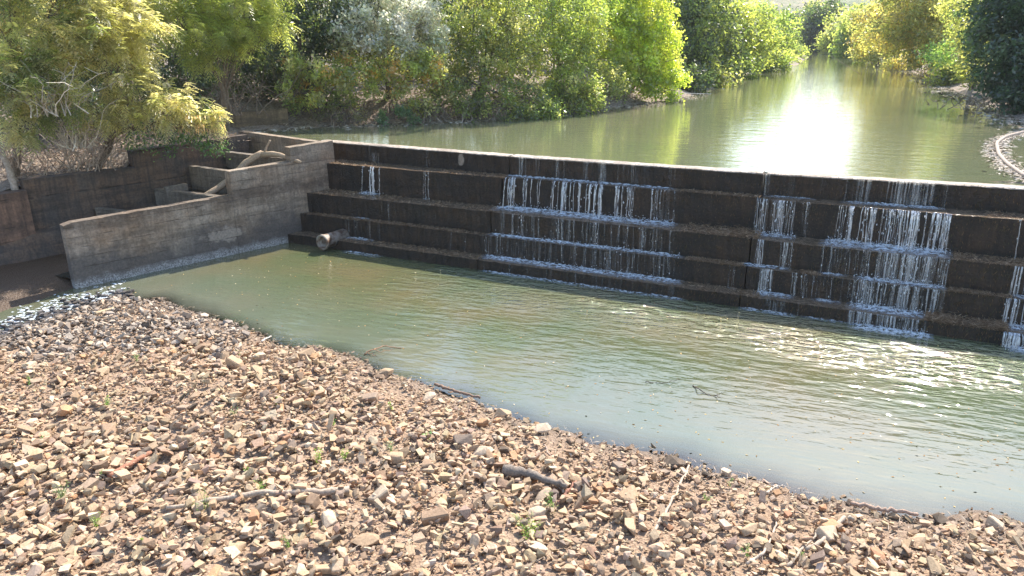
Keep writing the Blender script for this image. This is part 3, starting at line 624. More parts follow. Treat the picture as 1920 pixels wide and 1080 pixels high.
CN = ['tan', 'light tan', 'brown', 'pale buff', 'dark brown', 'rusty orange', 'dark grey', 'near black', 'grey brown']
def near_land(x, y): return min(LAND, key=lambda q: (q[0][0] - x) ** 2 + (q[0][1] - y) ** 2)[1]
placed = []; big = []
fixed = [(385, 655, .26, 4), (445, 690, .25, 2), (128, 795, .20, 5), (688, 755, .22, 8), (905, 855, .22, 3), (865, 835, .18, 6), (1268, 855, .20, 7), (1162, 872, .18, 6), (605, 938, .14, 8), (715, 958, .17, 3), (690, 1045, .18, 2), (588, 975, .15, 4),
         (550, 860, .17, 6), (210, 835, .2, 4), (1005, 975, .17, 3), (1180, 940, .17, 2), (1325, 878, .15, 7), (620, 1005, .17, 3), (1020, 800, .2, 3), (740, 875, .16, 2), (445, 760, .17, 0), (345, 780, .16, 8), (130, 670, .18, 6), (1560, 985, .17, 5), (1720, 1010, .17, 2), (1180, 1005, .16, 0), (1765, 965, .15, 7), (815, 1000, .19, 4), (1005, 1045, .18, 3), (930, 720 + 190, .16, 0)]
for px, py, r, ci in fixed: q = P(px, py, .2); big.append((q[0], q[1], r, ci, True))
while len(big) < 300:
    x, y = rng.uniform(-13, 9.5), rng.uniform(7.6, 20.5); sd = float(shore_sd(x, y)); px, py = pxof((x, y, .3))
    if sd < .05 or not (-20 < px < 1940 and py < 1110) or rng.random() > np.clip(1.5 - y / 16, .25, 1): continue
    r = float(np.clip(.10 * math.exp(rng.normal(0, .25)), .085, .17)) * (1 + .02 * (y - 10))
    if any((x - q[0]) ** 2 + (y - q[1]) ** 2 < (.8 * (r + q[2])) ** 2 for q in big): continue
    big.append((x, y, r, int(rng.choice(9, p=PW)), False))
for i, (x, y, r, ci, fx) in enumerate(big):
    o = link('river_stone', BIGM[i % 18]); sq = rng.uniform(.8, 1.15, 3); o.scale = (r * sq[0] * 1.1, r * sq[1], r * .95 * sq[2])
    o.location = (x, y, float(gz(x, y)) + r * .34 + .01); o.rotation_euler = (rng.normal(0, .22), rng.normal(0, .22), rng.uniform(0, 6.28))
    c = PAL[ci] * rng.uniform(.88, 1.12)
    if x < -6.5 and y > 16: c = GREY[ci % 5]; nm = ['light grey', 'mid grey', 'dark grey', 'pale grey', 'brownish grey'][ci % 5]
    else: nm = CN[ci]
    o.color = (c[0], c[1], c[2], 1); sz = 'large' if r > .165 else ('fist sized' if r < .1 else 'medium')
    tag(o, f'{sz} {nm} angular stone {near_land(x, y)}', 'stone', 'stones on the gravel bank')
# straw between the stones, and drifting leaves on the pool
def bank_sampler(n):
    x = rng.uniform(-13, 10, n); y = rng.uniform(7, 20.5, n); sd = shore_sd(x, y); k = (sd > -.1) & (rng.random(n) < .12 + np.exp(-((sd - .5) / .6) ** 2)); x, y = x[k], y[k]
    return np.stack([x, y, gz(x, y) + .05 + .05 * rng.random(len(x))], -1)
litter('dry_straw_on_bank', 26000, bank_sampler, .05, .22, .005, ((.42, .31, .22), (.34, .22, .14), (.50, .40, .30)), .2)
def pool_sampler(n):
    s = rng.uniform(-8, 20, n); q = rng.uniform(-12, -.5, n); p = O + D * s[:, None] + N * q[:, None]; sd = shore_sd(p[:, 0], p[:, 1])
    dens = .12 + .9 * np.exp(-((p[:, 0] - 2.5) / 2.8) ** 2 - ((p[:, 1] - 12.8) / 1.5) ** 2) + .9 * np.exp(-((p[:, 0] - 8.5) / 2.2) ** 2 - ((p[:, 1] - 11.2) / 1.3) ** 2) + .35 * np.exp(-((p[:, 0] + 6) / 3) ** 2)
    wq = (p[:, 0] + 13.0) * (-wu[1]) + (p[:, 1] - 21.15) * wu[0]
    k = (sd < -.1) & (rng.random(len(s)) < dens * .5) & (wq < -.15); p = p[k]; p[:, 2] = .006; return p
litter('floating_leaves', 5200, pool_sampler, .03, .075, .016, ((.50, .36, .16), (.55, .45, .30), (.40, .22, .08)), .03)
def up_sampler(n):
    t = rng.random(n); out = []
    i = rng.integers(0, len(RIVL) - 4, n); a = RIVL[i]; b = RIVL[i + 1]; p = a + (b - a) * t[:, None] + rng.normal(0, .5, (n, 2)); p[: n // 2] = 0
    j = rng.integers(2, len(RIVR) - 1, n); a = RIVR[j]; b = RIVR[j + 1]; q = a + (b - a) * t[:, None] + rng.normal(0, .7, (n, 2)); p[: n // 2] = q[: n // 2]
    return np.stack([p[:, 0], p[:, 1], np.full(n, ZW + .01)], -1)
def boom_sampler(n):
    t = rng.random(n); bp = curve(np.array([P(x, y, ZW) for x, y in ((1990, 236), (1920, 247), (1885, 256), (1866, 268), (1868, 292), (1885, 312), (1925, 338), (1960, 350))]), 60)
    p = bp[(t * 59).astype(int)] + np.stack([rng.normal(0, .2, n), rng.normal(-.08, .2, n), 0 * t + .012], -1); return p
litter('scum_beside_boom', 3000, boom_sampler, .04, .25, .02, ((.50, .42, .34), (.38, .30, .23), (.6, .53, .46)), .05)
litter('scum_along_banks', 12000, up_sampler, .08, .4, .03, ((.40, .33, .26), (.30, .22, .16), (.5, .44, .38)), .06)

# ------------------------------------------------------------ driftwood
WOOD = col_mat('weathered driftwood', .85, .6, 30, .45)
def stick(name, label, cat, pxs, r0, r1, col=(.42, .33, .25), z=.16, wob=.012, branches=(), n=20, k=8, group='driftwood on the gravel bank'):
    """pxs: (px, py[, z]) points; traced on the bank and laid on the stones"""
    g = Geo(); allp = [np.array([P(q[0], q[1], z if len(q) < 3 else q[2]) for q in pxs])]
    if z == .16:
        for i in range(2):
            allp[0] = np.array([P(q[0], q[1], float(gz(p[0], p[1])) + .07 + r0) for q, p in zip(pxs, allp[0])])
    p = curve(allp[0], n, wob); org = p[0].copy(); g.tube(p - org, np.linspace(r0, r1, n) * (1 + .16 * rng.normal(0, 1, n).clip(-1, 1)), k, col, True, .2)
    for bpx, rr in branches:
        bz_ = p[:, 2].mean(); b = curve(np.array([P(q[0], q[1], (float(gz(*P(q[0], q[1], bz_)[:2])) + .09) if len(q) < 3 else q[2]) for q in bpx]), 12, wob); g.tube(b - org, np.linspace(rr, rr * .45, 12), 6, col, True, .2)
    o = link(name, g.mesh(name, WOOD, True)); o.location = org; tag(o, label, cat, group); return o
stick('driftwood_branch', 'long pale driftwood branch lying level in the lower left middle', 'branch', [(312, 952), (400, 938), (440, 932), (510, 921), (600, 924), (655, 918)], .035, .05)
stick('driftwood_branch', 'forked thick pale branch at the lower right of the bank', 'branch', [(1512, 1030), (1545, 1012), (1562, 985), (1590, 968), (1598, 975)], .026, .034, (.42, .34, .26), branches=[([(1474, 1062), (1510, 1022), (1545, 985)], .025)])
stick('driftwood_stick', 'thin straight pale stick pointing up from the bank to the waterline', 'stick', [(1220, 1006), (1250, 955), (1292, 872)], .022, .016, (.46, .37, .28))
stick('driftwood_stick', 'thin crooked pale stick left of the forked branch', 'stick', [(1400, 1057), (1435, 1035), (1448, 1005), (1455, 978)], .02, .012, (.5, .4, .31))
stick('driftwood_stick', 'dark straight stick at the water edge pointing down right', 'stick', [(815, 720), (850, 732), (900, 746)], .032, .024, (.26, .17, .12))
stick('rotten_log', 'dark grey rotten log lying between stones right of the middle', 'log', [(945, 882), (985, 886), (1040, 905), (1062, 912)], .09, .04, (.21, .17, .14))
stick('rusty_plank', 'reddish brown splintered plank at the left of the bank', 'plank', [(205, 893), (240, 872), (283, 848)], .045, .035, (.34, .16, .10), wob=.004)
stick('driftwood_stick', 'short reddish stick beside the rotten log', 'stick', [(1045, 942), (1062, 925), (1080, 903)], .022, .018, (.32, .16, .11))
stick('driftwood_pole', 'long brown pole lying along the waterline at the lower right', 'pole', [(1595, 943), (1650, 953), (1720, 964)], .035, .03, (.36, .25, .19))
stick('driftwood_stick', 'short brown stick above the rotten log pointing down right', 'stick', [(1020, 832), (1032, 856), (1040, 880)], .018, .012, (.36, .26, .2))
stick('driftwood_stick', 'thin grey twig lying across stones below the long branch', 'stick', [(455, 1000), (540, 975), (600, 958)], .01, .007, (.4, .33, .27))
stick('driftwood_stick', 'tiny white stick at the pool edge on the left', 'stick', [(490, 640), (500, 634), (509, 630)], .02, .012, (.6, .55, .5))
stick('driftwood_stick', 'short curved pale twig at the waterline left of the brown pole', 'stick', [(1438, 925), (1450, 913), (1468, 910)], .02, .014, (.5, .42, .34))
stick('driftwood_plank', 'pale split plank on the shingle at the tip of the bank', 'plank', [(178, 588), (200, 582), (222, 575)], .05, .04, (.50, .38, .24), wob=.004)
stick('sunken_branch', 'brown twiggy branch poking out of the pool near the left waterline', 'branch', [(683, 664, .02), (700, 655, .08), (722, 648, .06), (752, 652, .02)], .018, .008, (.36, .2, .12), branches=[([(700, 655, .08), (715, 660, .1), (735, 655, .05)], .008), ([(690, 662, .03), (705, 667, .02)], .01)], z=0, group='sunken branches in the pool')
stick('sunken_branch', 'dark twig poking out of the middle of the pool', 'branch', [(1298, 724, -.02), (1310, 727, .10), (1312, 733, .03), (1340, 742, .02), (1352, 745, .05)], .012, .006, (.12, .09, .07), z=0, group='sunken branches in the pool', branches=[([(1340, 742, .02), (1356, 736, .07)], .006)])
stick('sunken_branch', 'long faint dark twig lying on the calm pool surface', 'branch', [(1210, 716, .01), (1250, 717, .03), (1277, 711, .04)], .008, .005, (.12, .09, .07), z=0, group='sunken branches in the pool')
# big log over the fish ladder
g = Geo(); pts = np.array([at(360, 382, 26.0), at(430, 340, 26.9), at(460, 305, 27.4), at(492, 288, 27.5)]); org = pts[0].copy()
p = curve(pts, 20, .012); lc = (.40, .30, .21); g.tube(p - org, np.linspace(.11, .13, 20), 9, lc, True, .15)
p = curve(np.array([at(490, 289, 27.5), at(515, 288, 27.2), at(540, 296, 26.9), at(563, 304, 26.5)]), 14, .01); g.tube(p - org, np.linspace(.12, .05, 14), 8, lc, True, .15)
p = curve(np.array([at(496, 286, 27.4), at(500, 274, 27.4), at(507, 263, 27.4)]), 8, .004); g.tube(p - org, np.linspace(.05, .03, 8), 6, lc)
o = link('driftwood_log', g.mesh('driftwood_log', WOOD, True)); o.location = org; tag(o, 'big forked pale driftwood log lying across the fish ladder and side wall', 'log')
# floating boom and cable
g = Geo(); p = curve(np.array([P(x, y, ZW + .03) for x, y in ((1990, 236), (1920, 247), (1885, 256), (1868, 268), (1873, 290), (1890, 308), (1925, 332))]), 40); org = p[0].copy()
g.tube(p - org, .055, 10, (.42, .34, .28)); o = link('floating_boom', g.mesh('boom', WOOD, True)); o.location = org; tag(o, 'pale curved floating boom on the river at the right edge', 'boom')
g = Geo(); pa, pb = at(1105, 163, 41), at(1480, 172, 60); t = np.linspace(0, 1, 30); p = pa + (pb - pa) * t[:, None]; p[:, 2] -= .25 * 4 * t * (1 - t); 
g.tube(p - pa, .012, 5, (.6, .6, .6)); o = link('cable', g.mesh('cable', WOOD)); o.location = pa; tag(o, 'thin pale cable stretched low across the river', 'cable')

# dark rocks and riffle in the outflow at the left
g2 = Geo(); 
for _ in range(900):
    px, py = rng.uniform(-60, 235), 0; py = np.interp(px, [-60, 0, 120, 235], [640, 618, 578, 556]) + rng.normal(0, 13); q = P(px, py, .0); r = .03 + .05 * rng.random()
    th = rng.uniform(0, 6.28, 6); 
    g2.add(q + np.array([(math.cos(a) * r * rng.uniform(.5, 1.6), math.sin(a) * r * rng.uniform(.5, 1.2), .012 + .02 * rng.random()) for a in np.sort(th)]), None, [(0, 1, 2), (0, 2, 3), (0, 3, 4), (0, 4, 5)], (.8, .8, .8))
tag(link('riffle_foam', g2.mesh('riffle', FOAM)), kind='structure')
g = Geo()
for i in range(420):
    px = rng.uniform(-40, 250); py = np.interp(px, [-60, 0, 120, 250], [642, 625, 588, 556]) + rng.normal(0, 11); q = P(px, py, .02); pv, pf = SS[i % 10]; r = rng.uniform(.03, .10)
    g.add(pv * r * rng.uniform(.8, 1.2, 3) + q + [0, 0, r * .2], None, pf, np.array([(.05, .045, .045), (.09, .08, .075), (.16, .15, .15)])[rng.integers(0, 3)])
tag(link('wet_dark_stones', g.mesh('wet_stones', ST.m)), kind='stuff')

# ------------------------------------------------------------ weeds
WEED = leaf_mat('weed leaf', .4, .05)
def weed(label, px, py, h, n, col, feather=False):
    g = Geo(); c0 = P(px, py, .15); c0[2] = float(gz(c0[0], c0[1])) + .02
    for _ in range(max(3, n // 6)):
        a = rng.uniform(0, 6.28); r = h * rng.uniform(.2, .9); tip = np.array([math.cos(a) * r, math.sin(a) * r, h * rng.uniform(.5, 1.1) + .08]); p = curve([np.zeros(3), tip * [.4, .4, .7], tip], 5)
        g.tube(p, .003, 3, np.array(col) * .8, False)
        m_ = n // max(3, n // 6) * 3; t = rng.random(m_); c = tip * t[:, None] * [1, 1, 1] + rng.normal(0, h * .12, (m_, 3)); c[:, 2] = np.abs(c[:, 2])
        u = rng.normal(0, 1, (m_, 3)) * [1, 1, .5]; u /= np.linalg.norm(u, axis=1)[:, None]; v_ = np.cross(u, rng.normal(0, 1, (m_, 3))); v_ /= np.linalg.norm(v_, axis=1)[:, None]
        L_ = (.018 if not feather else .022) * rng.uniform(.7, 1.3, (m_, 1)); V, F = quads(c, u * L_, v_ * L_ * (.6 if not feather else .25)); g.add(V, F, None, np.repeat(np.array(col) * rng.uniform(.75, 1.2, (m_, 1)), 4, 0))
    o = link('green_weed', g.mesh('green_weed', WEED)); o.location = c0; tag(o, label, 'weed', 'green weeds between the stones')
YG, GG, BG = (.22, .33, .06), (.14, .26, .06), (.20, .27, .14)
for a in [('feathery bright weed below the middle of the long driftwood branch', 497, 958, .20, 40, GG, True), ('green weed tuft below the long branch at the lower left', 392, 995, .22, 44, GG, True), ('largest feathery weed left of centre bottom', 990, 1030, .26, 60, YG, True),
          ('upright weed beside the rotten log', 1037, 968, .24, 44, GG, True), ('low spreading weed at the lower left corner', 125, 978, .2, 60, BG, True), ('round leaved weed near the waterline', 805, 835, .12, 30, (.25, .38, .2), False), ('grey green weed left of the dark stone', 735, 865, .16, 36, BG, True),
          ('yellow green weed in the middle of the bank', 645, 880, .12, 30, YG, False), ('yellow green weed left of the middle', 598, 888, .14, 30, YG, False), ('weed tuft near the upper left stones', 205, 790, .16, 36, GG, True), ('small weed under the left slope', 60, 745, .12, 24, GG, True), ('small weed by the dark stones at the left', 260, 695, .1, 24, GG, True),
          ('small weed left of the rust brown plank', 85, 865, .08, 14, GG, False), ('weed in the lower left third', 190, 1020, .12, 26, YG, True), ('tiny weed at the bottom edge left', 275, 1065, .08, 12, YG, False), ('weed at the bottom edge middle', 545, 1062, .12, 20, GG, True),
          ('small weed above the long driftwood branch', 465, 912, .06, 14, YG, False), ('weed beside the thin straight stick', 1325, 945, .10, 18, GG, True), ('small weed near the waterline on the right', 1370, 905, .1, 18, BG, True), ('tiny yellow weed at the bottom middle', 592, 1022, .07, 14, YG, False), ('weed at the bottom right of centre', 1400, 1062, .12, 22, GG, True),
          ('tiny weed near the left pool edge', 448, 672, .08, 14, GG, False), ('tiny weed on the middle slope', 520, 772, .07, 14, YG, False), ('small weed above the middle of the bank', 625, 815, .08, 18, GG, False), ('tiny weed near the waterline stones in the middle', 735, 770, .08, 14, YG, False), ('weed under the forked branch', 1500, 1068, .08, 16, GG, True),
          ('pale low weed on the left slope', 440, 800, .12, 26, BG, True), ('bright weed at the foot of the left slope', 195, 930, .08, 16, (.1, .3, .05), False)]: weed(*a)

# ------------------------------------------------------------ trees
BARK = col_mat('bark', .95, .7, 12, .5)
def leaves(g, cen, n, L_, asp, spread, col, var=.25, out=None, droop=0.0):
    """n leaves in a gaussian clump round each centre in cen"""
    K = len(cen); c = np.repeat(cen, n, 0) + rng.normal(0, 1, (K * n, 3)) * spread; m_ = K * n
    o = np.repeat(out, n, 0) if out is not None else np.zeros((m_, 3))
    nr = o * .5 + np.array([.15, .1, .6]) + rng.normal(0, .85, (m_, 3)); nr /= np.linalg.norm(nr, axis=1)[:, None]
    u = np.cross(nr, rng.normal(0, 1, (m_, 3))); u[:, 2] -= droop; u /= np.linalg.norm(u, axis=1)[:, None] + 1e-9; v = np.cross(nr, u)
    ll = L_ * rng.uniform(.65, 1.35, (m_, 1)) / 2; V, F = quads(c, u * ll, v * ll * asp)
    cc = np.repeat(col, n, 0) * rng.uniform(1 - var, 1 + var, (m_, 1)); g.add(V, F, None, np.repeat(np.clip(cc, 0, 1), 4, 0))
def fronds(g, cen, out, nf, col, L_=.38):
    """feathery drooping fronds: narrow leaflets in pairs along an arching rib"""
    K = len(cen); m_ = K * nf; c = np.repeat(cen, nf, 0) + rng.normal(0, .10, (m_, 3)); o = np.repeat(out, nf, 0)
    d = o * [1, 1, .4] + rng.normal(0, .65, (m_, 3)) + [0, 0, -.25]; d /= np.linalg.norm(d, axis=1)[:, None]; ln = L_ * rng.uniform(.6, 1.3, (m_, 1)); cc0 = np.repeat(col, nf, 0) * rng.uniform(.75, 1.3, (m_, 1))
    side = np.cross(d, [0, 0, 1.]); side /= np.linalg.norm(side, axis=1)[:, None] + 1e-6
    for t in (.15, .35, .55, .75, .95):
        pos = c + d * ln * t; pos[:, 2] -= (ln[:, 0] * t * t * .45)
        for sg in (-1, 1):
            u = side * sg * .075 * (1.1 - .4 * t) + d * .03 + np.array([0, 0, -.03]); v = d * .028; V, F = quads(pos + u, u, v); g.add(V, F, None, np.repeat(np.clip(cc0, 0, 1), 4, 0))
def tree(name, label, cat, base, lobes, pal, kind='leaf', leafL=.15, n=26, dens=5.0, trunk=.16, stems=1, tcol=(.22, .18, .14), group='trees on the river banks', spread=.24, asp=.6, twigs=True, droop=0.0, mat=None):
    """lobes: (x, y, z, r[, squash]) crown masses; base: where the trunk meets the ground"""
    base = np.array(base, float); root = empty(name, base); tag(root, label, cat, group); g = Geo(); tk = Geo(); pal = np.array(pal)
    lobes = [tuple(q) + (1,) * (5 - len(q)) for q in lobes]; cen = np.mean([q[:3] for q in lobes], 0)
    fork = base + (cen - base) * .35; fork[2] = base[2] + (cen[2] - base[2]) * .4
    for s_i in range(stems):
        bo = np.array([rng.normal(0, .35), rng.normal(0, .35), 0]) * (stems > 1)
        for li, q in enumerate(lobes):
            if li % stems != s_i and stems > 1: continue
            e = np.array(q[:3]); mid = fork + (e - fork) * .45 + rng.normal(0, .12, 3) * q[3]; mid[2] += .1 * q[3]
            p = curve([bo + np.array([0, 0, -.3]), (fork - base) * .6 + bo + rng.normal(0, .1, 3), fork - base, mid - base, e - base], 14, .02)
            tk.tube(p, np.linspace(trunk * (.6 if li >= stems else 1), trunk * .12, 14), 6, tcol, False, .15)
            for _ in range(5 if twigs else 2):
                dv = rng.normal(0, 1, 3); dv /= np.linalg.norm(dv); e2 = e + dv * q[3] * .95
                tk.tube(curve([mid - base, (e + dv * q[3] * .4) - base, e2 - base], 7, .03), np.linspace(trunk * .22, .012, 7), 4, tcol, False)
    for q in lobes:
        c0 = np.array(q[:3]) - base; r = q[3]; K = max(6, int(dens * r * r * 4)); dv = rng.normal(0, 1, (K, 3)); dv /= np.linalg.norm(dv, axis=1)[:, None]
        rr = r * (rng.random(K) ** .35) * (.8 + .45 * fbm(dv[:, 0] * 2 + q[0], dv[:, 1] * 2 + dv[:, 2] * 3, 1, 5, 2)); cc = c0 + dv * rr[:, None] * [1, 1, q[4] * .85]
        col = pal[rng.integers(0, len(pal), K)] * rng.uniform(.75, 1.25, (K, 1))
        if kind == 'frond': fronds(g, cc, dv, int(n * 1.5), col)
        else: leaves(g, cc, int(n * 1.6), leafL * 1.15, asp, spread * .82, col, .3, dv, droop)
    link('trunk', tk.mesh('trunk', BARK, True), root); link('crown', g.mesh('crown', mat or LEAF, False), root); return root
LEAF = leaf_mat('foliage', .62, .06, .4); SILVER = leaf_mat('silvery foliage', .5, .14, .4, (1.1, 1.12, 1.0))
def LB(*q): return [tuple(at(px, py, Y)) + (r,) + tuple(rest) for px, py, Y, r, *rest in q]
FR = [(.27, .28, .14), (.33, .32, .19), (.38, .36, .25), (.17, .21, .08), (.42, .38, .26), (.12, .15, .06)]
t1 = tree('drooping_tree', 'nearest tree at the left edge with drooping feathery yellow green fronds', 'tree', (-16.9, 25.2, 2.5), LB((40, 60, 24, 1.3), (150, 50, 25, 1.3), (60, 170, 23.6, 1.2), (30, 235, 23.4, .65), (110, 125, 24.3, 1.0), (20, -60, 24, 1.5), (150, -90, 26, 1.8), (20, 130, 23.4, 1.0)), FR, 'frond', n=8, dens=9, trunk=.15, group='feathery trees over the left bank')
t2 = tree('drooping_tree', 'feathery tree whose lowest branch droops over the fish ladder', 'tree', (-14.9, 27.0, 2.9), LB((210, 120, 25.3, 1.1), (250, 60, 26, 1.2), (260, 175, 25.4, .85), (320, 195, 25.6, .75), (370, 215, 25.8, .6), (408, 232, 26, .42), (180, 210, 25, .7), (225, 10, 27, 1.4), (235, 215, 25.2, .5)), FR[:3] + [(.40, .37, .25), (.34, .33, .2)], 'frond', n=8, dens=10, trunk=.13, group='feathery trees over the left bank')
t3 = tree('drooping_tree', 'yellow green feathery tree rising behind the others at the top left', 'tree', (-11.8, 31.5, 3.4), LB((330, 30, 28.5, 1.3), (400, 60, 29.2, 1.1), (450, 20, 30, 1.3), (500, 45, 30.5, .9), (385, 105, 29, .6), (450, 85, 30, .6), (360, -60, 30, 2), (480, -60, 31, 1.8)), [(.28, .31, .11), (.33, .34, .14), (.22, .26, .10)], 'frond', n=8, dens=9, trunk=.13, group='feathery trees over the left bank')
# hanging pods under the feathery trees
g = Geo()
for _ in range(150):
    q = at(*(np.array([rng.choice([150, 190, 290, 340, 370, 385]), 0]) + [rng.normal(0, 14), 0 + rng.choice([215, 232, 240])]), 25.2 + rng.random()); ln = rng.uniform(.12, .28)
    v = np.array([(0, 0, 0), (.015, 0, -ln * .5), (.004, .01, -ln), (-.012, 0, -ln * .5)]) + q; g.add(v, [(0, 1, 2, 3)], None, np.array([(.45, .32, .25), (.38, .25, .18), (.55, .45, .38)])[rng.integers(0, 3)])
o = link('seed_pods', g.mesh('seed_pods', LEAF), t2); o['kind'] = 'stuff'; o.matrix_parent_inverse = Matrix.Translation(-Vector(t2.location))
DKG = [(.045, .075, .03), (.06, .09, .035), (.035, .055, .03), (.08, .10, .04)]
OLV = [(.20, .24, .07), (.14, .18, .06), (.27, .29, .08), (.10, .125, .05), (.24, .24, .12), (.33, .32, .16)]
SIL = [(.50, .50, .42), (.48, .48, .42), (.46, .45, .38), (.30, .34, .24), (.36, .38, .26), (.50, .47, .42)]
ORG = [(.30, .34, .13), (.36, .37, .15), (.24, .28, .11), (.33, .32, .17), (.38, .37, .20), (.28, .33, .12), (.2, .24, .09), (.34, .36, .14), (.40, .27, .09)]
LIM = [(.29, .35, .07), (.34, .39, .08), (.24, .31, .06), (.36, .37, .10)]
YEL = [(.31, .28, .10), (.34, .31, .13), (.25, .26, .10), (.20, .23, .09), (.36, .29, .11)]
MID = [(.18, .24, .07), (.23, .28, .08), (.13, .18, .06), (.27, .30, .10)]
def gb(px, Y, d=0.0):
    x = at(px, 100, Y)[0]; return (x, Y, float(bz(np.array([x]), np.array([Y]))[0]) - d)
tree('evergreen_tree', 'dark evergreen tree behind the feathery trees at the top', 'tree', gb(560, 37), LB((560, 20, 36, 2), (610, 50, 36.5, 1.7), (500, 100, 36, 1.4), (640, 20, 37.5, 2), (560, 100, 37, 1.3), (560, -100, 38, 3)), DKG, dens=5)
tree('evergreen_tree', 'dark shaded tree behind the left feathery canopy', 'tree', gb(380, 36), LB((380, 120, 35.5, 1.6), (430, 130, 36, 1.4), (300, 100, 34, 1.8), (440, 60, 37, 2.2), (280, 20, 35, 2.4), (350, -60, 38, 3), (200, 60, 34, 2)), DKG, dens=4)
tree('evergreen_tree', 'dark tree deep behind the left edge of the photo', 'tree', gb(60, 33), LB((60, 60, 32, 2.2), (160, 120, 33, 1.6), (120, -40, 34, 2.6), (10, 140, 31, 1.6)), DKG, dens=3.5)
tree('silver_shrub', 'pale silvery leaved bush in full sun above the river bank', 'bush', gb(700, 37.5), LB((650, 55, 36, 1.1), (700, 30, 36.5, 1.3), (760, 60, 36, 1.1), (820, 70, 36.5, .8), (700, 90, 35.6, .8), (790, 20, 37, 1.2), (770, 95, 35.7, .7), (730, -50, 38.5, 1.8)), SIL, mat=SILVER, leafL=.16, n=36, dens=7, stems=2, trunk=.09, spread=.2)
tree('mixed_shrub', 'yellow green shrub with a few orange leaves on the bank left of the river', 'bush', gb(600, 35.6), LB((560, 130, 34.6, .8), (610, 140, 34.4, .8), (655, 140, 34.4, .7), (590, 180, 34, .45), (540, 170, 34.4, .5)), ORG, leafL=.16, n=28, dens=9, stems=3, trunk=.05, spread=.18)
tree('mixed_shrub', 'green and orange shrub below the silvery bush', 'bush', gb(730, 36.4), LB((720, 125, 35.3, .8), (780, 115, 35.5, .8), (820, 130, 35.5, .7), (700, 165, 35, .55), (650, 115, 35.3, .6), (755, 165, 35.2, .6)), ORG, leafL=.16, n=28, dens=9, stems=3, trunk=.05, spread=.18)
tree('low_shrub', 'small blue green bush at the waterline left of the river', 'bush', gb(750, 35.5), LB((755, 212, 34.6, .42), (720, 222, 34.5, .35), (775, 220, 34.4, .3)), [(.10, .17, .09), (.14, .21, .12)], leafL=.12, n=24, dens=16, stems=2, trunk=.03, spread=.12)
tree('low_shrub', 'grey twiggy bush at the waterline beside the mossy wall', 'bush', gb(650, 35.2), LB((640, 205, 34.5, .55), (600, 215, 34.2, .35), (680, 215, 34.5, .4)), [(.16, .15, .09), (.2, .19, .12), (.1, .12, .06)], leafL=.11, n=12, dens=14, stems=3, trunk=.04, spread=.14)
tree('bushy_tree', 'broad dark olive tree with branches hanging to the water', 'tree', gb(900, 38.5), LB((880, 60, 37.6, 1.5), (950, 40, 38, 1.7), (900, 120, 37, 1.2), (970, 110, 37.4, 1.4), (860, 150, 36.6, .8), (930, 175, 36.2, .9), (990, 180, 36.4, .9), (900, 205, 35.7, .5), (960, 215, 35.9, .55), (900, -60, 39, 2.2)), OLV, n=30, dens=7, stems=2, trunk=.14, spread=.2, leafL=.13)
tree('bushy_tree', 'olive green tree leaning over the river right of the broad one', 'tree', gb(1030, 42), LB((1030, 60, 40, 1.8), (1090, 40, 41, 1.8), (1050, 120, 39.5, 1.4), (1100, 100, 40.5, 1.3), (1045, 175, 38.3, .9), (1095, 165, 39, .9), (1030, 210, 37.2, .55), (1085, 205, 38.2, .5), (1120, 190, 38.6, .45), (1040, -60, 42, 2.4)), OLV[:3] + MID[:2], n=30, dens=7, stems=2, trunk=.14, spread=.2, leafL=.13)
tree('lime_tree', 'brilliant lime green leafy tree catching the sun at the river edge', 'tree', gb(1160, 47), LB((1150, 50, 44.5, 1.8), (1200, 40, 45.5, 2.0), (1230, 75, 45.5, 1.5), (1190, 115, 44.5, 1.4), (1240, 120, 45, 1.1), (1140, 115, 43.8, 1.2), (1225, 160, 44.5, .7), (1262, 178, 44.6, .4), (1170, 150, 43.5, .8), (1205, 160, 44, .8), (1268, 150, 45.5, .7), (1180, -20, 46, 2.2), (1245, 150, 44.6, .7)), LIM, n=34, dens=7, stems=2, trunk=.13, leafL=.17, spread=.24)
big_dark = [(1300, 30, 60, 3.2), (1290, 100, 57, 2.0), (1340, 70, 62, 2.6), (1310, 140, 57, 1.3), (1350, 120, 62, 1.8), (1310, -90, 64, 5), (1270, -180, 66, 5)]
tree('riverside_tree', 'tall dark green tree on the left bank beyond the lime tree', 'tree', gb(1290, 63), LB(*big_dark), DKG[1:] + OLV[:2], leafL=.24, n=24, dens=3.4, trunk=.3, spread=.36)
tree('riverside_tree', 'olive green tree in the middle of the far left bank', 'tree', gb(1370, 76), LB((1375, 50, 70, 2.4), (1400, 85, 70, 2.0), (1370, 110, 68, 1.6), (1420, 60, 73, 2.1), (1400, 40, 73, 2), (1420, 105, 73, 1.5), (1355, 10, 72, 2.4)), OLV[:3], leafL=.26, n=24, dens=3.2, trunk=.25, spread=.4)
tree('riverside_tree', 'last sunny green tree on the left bank where the river narrows', 'tree', gb(1440, 93), LB((1445, 50, 86, 2.5), (1455, 85, 86, 2.2), (1430, 85, 82, 2.0), (1465, 60, 90, 1.8), (1430, 35, 88, 2.2), (1465, 95, 88, 1.3)), MID, leafL=.32, n=24, dens=2.6, trunk=.25, spread=.5)
far = [('far dark tree at the end of the river just right of the narrowing', 1495, 65, 172, 6.0, DKG), ('far dark blue green tree in the middle of the far bank', 1545, 55, 160, 6.2, DKG), ('far pale green tree between the two dark ones', 1520, 72, 168, 5, MID), ('far pale tree where the right bank begins', 1575, 70, 142, 4.5, OLV), ('far rounded olive bush low on the right bank', 1600, 80, 125, 3.4, MID),
       ('far tall yellow green tree above the olive bush', 1610, 58, 122, 3.8, YEL[2:4] + MID[:1])]
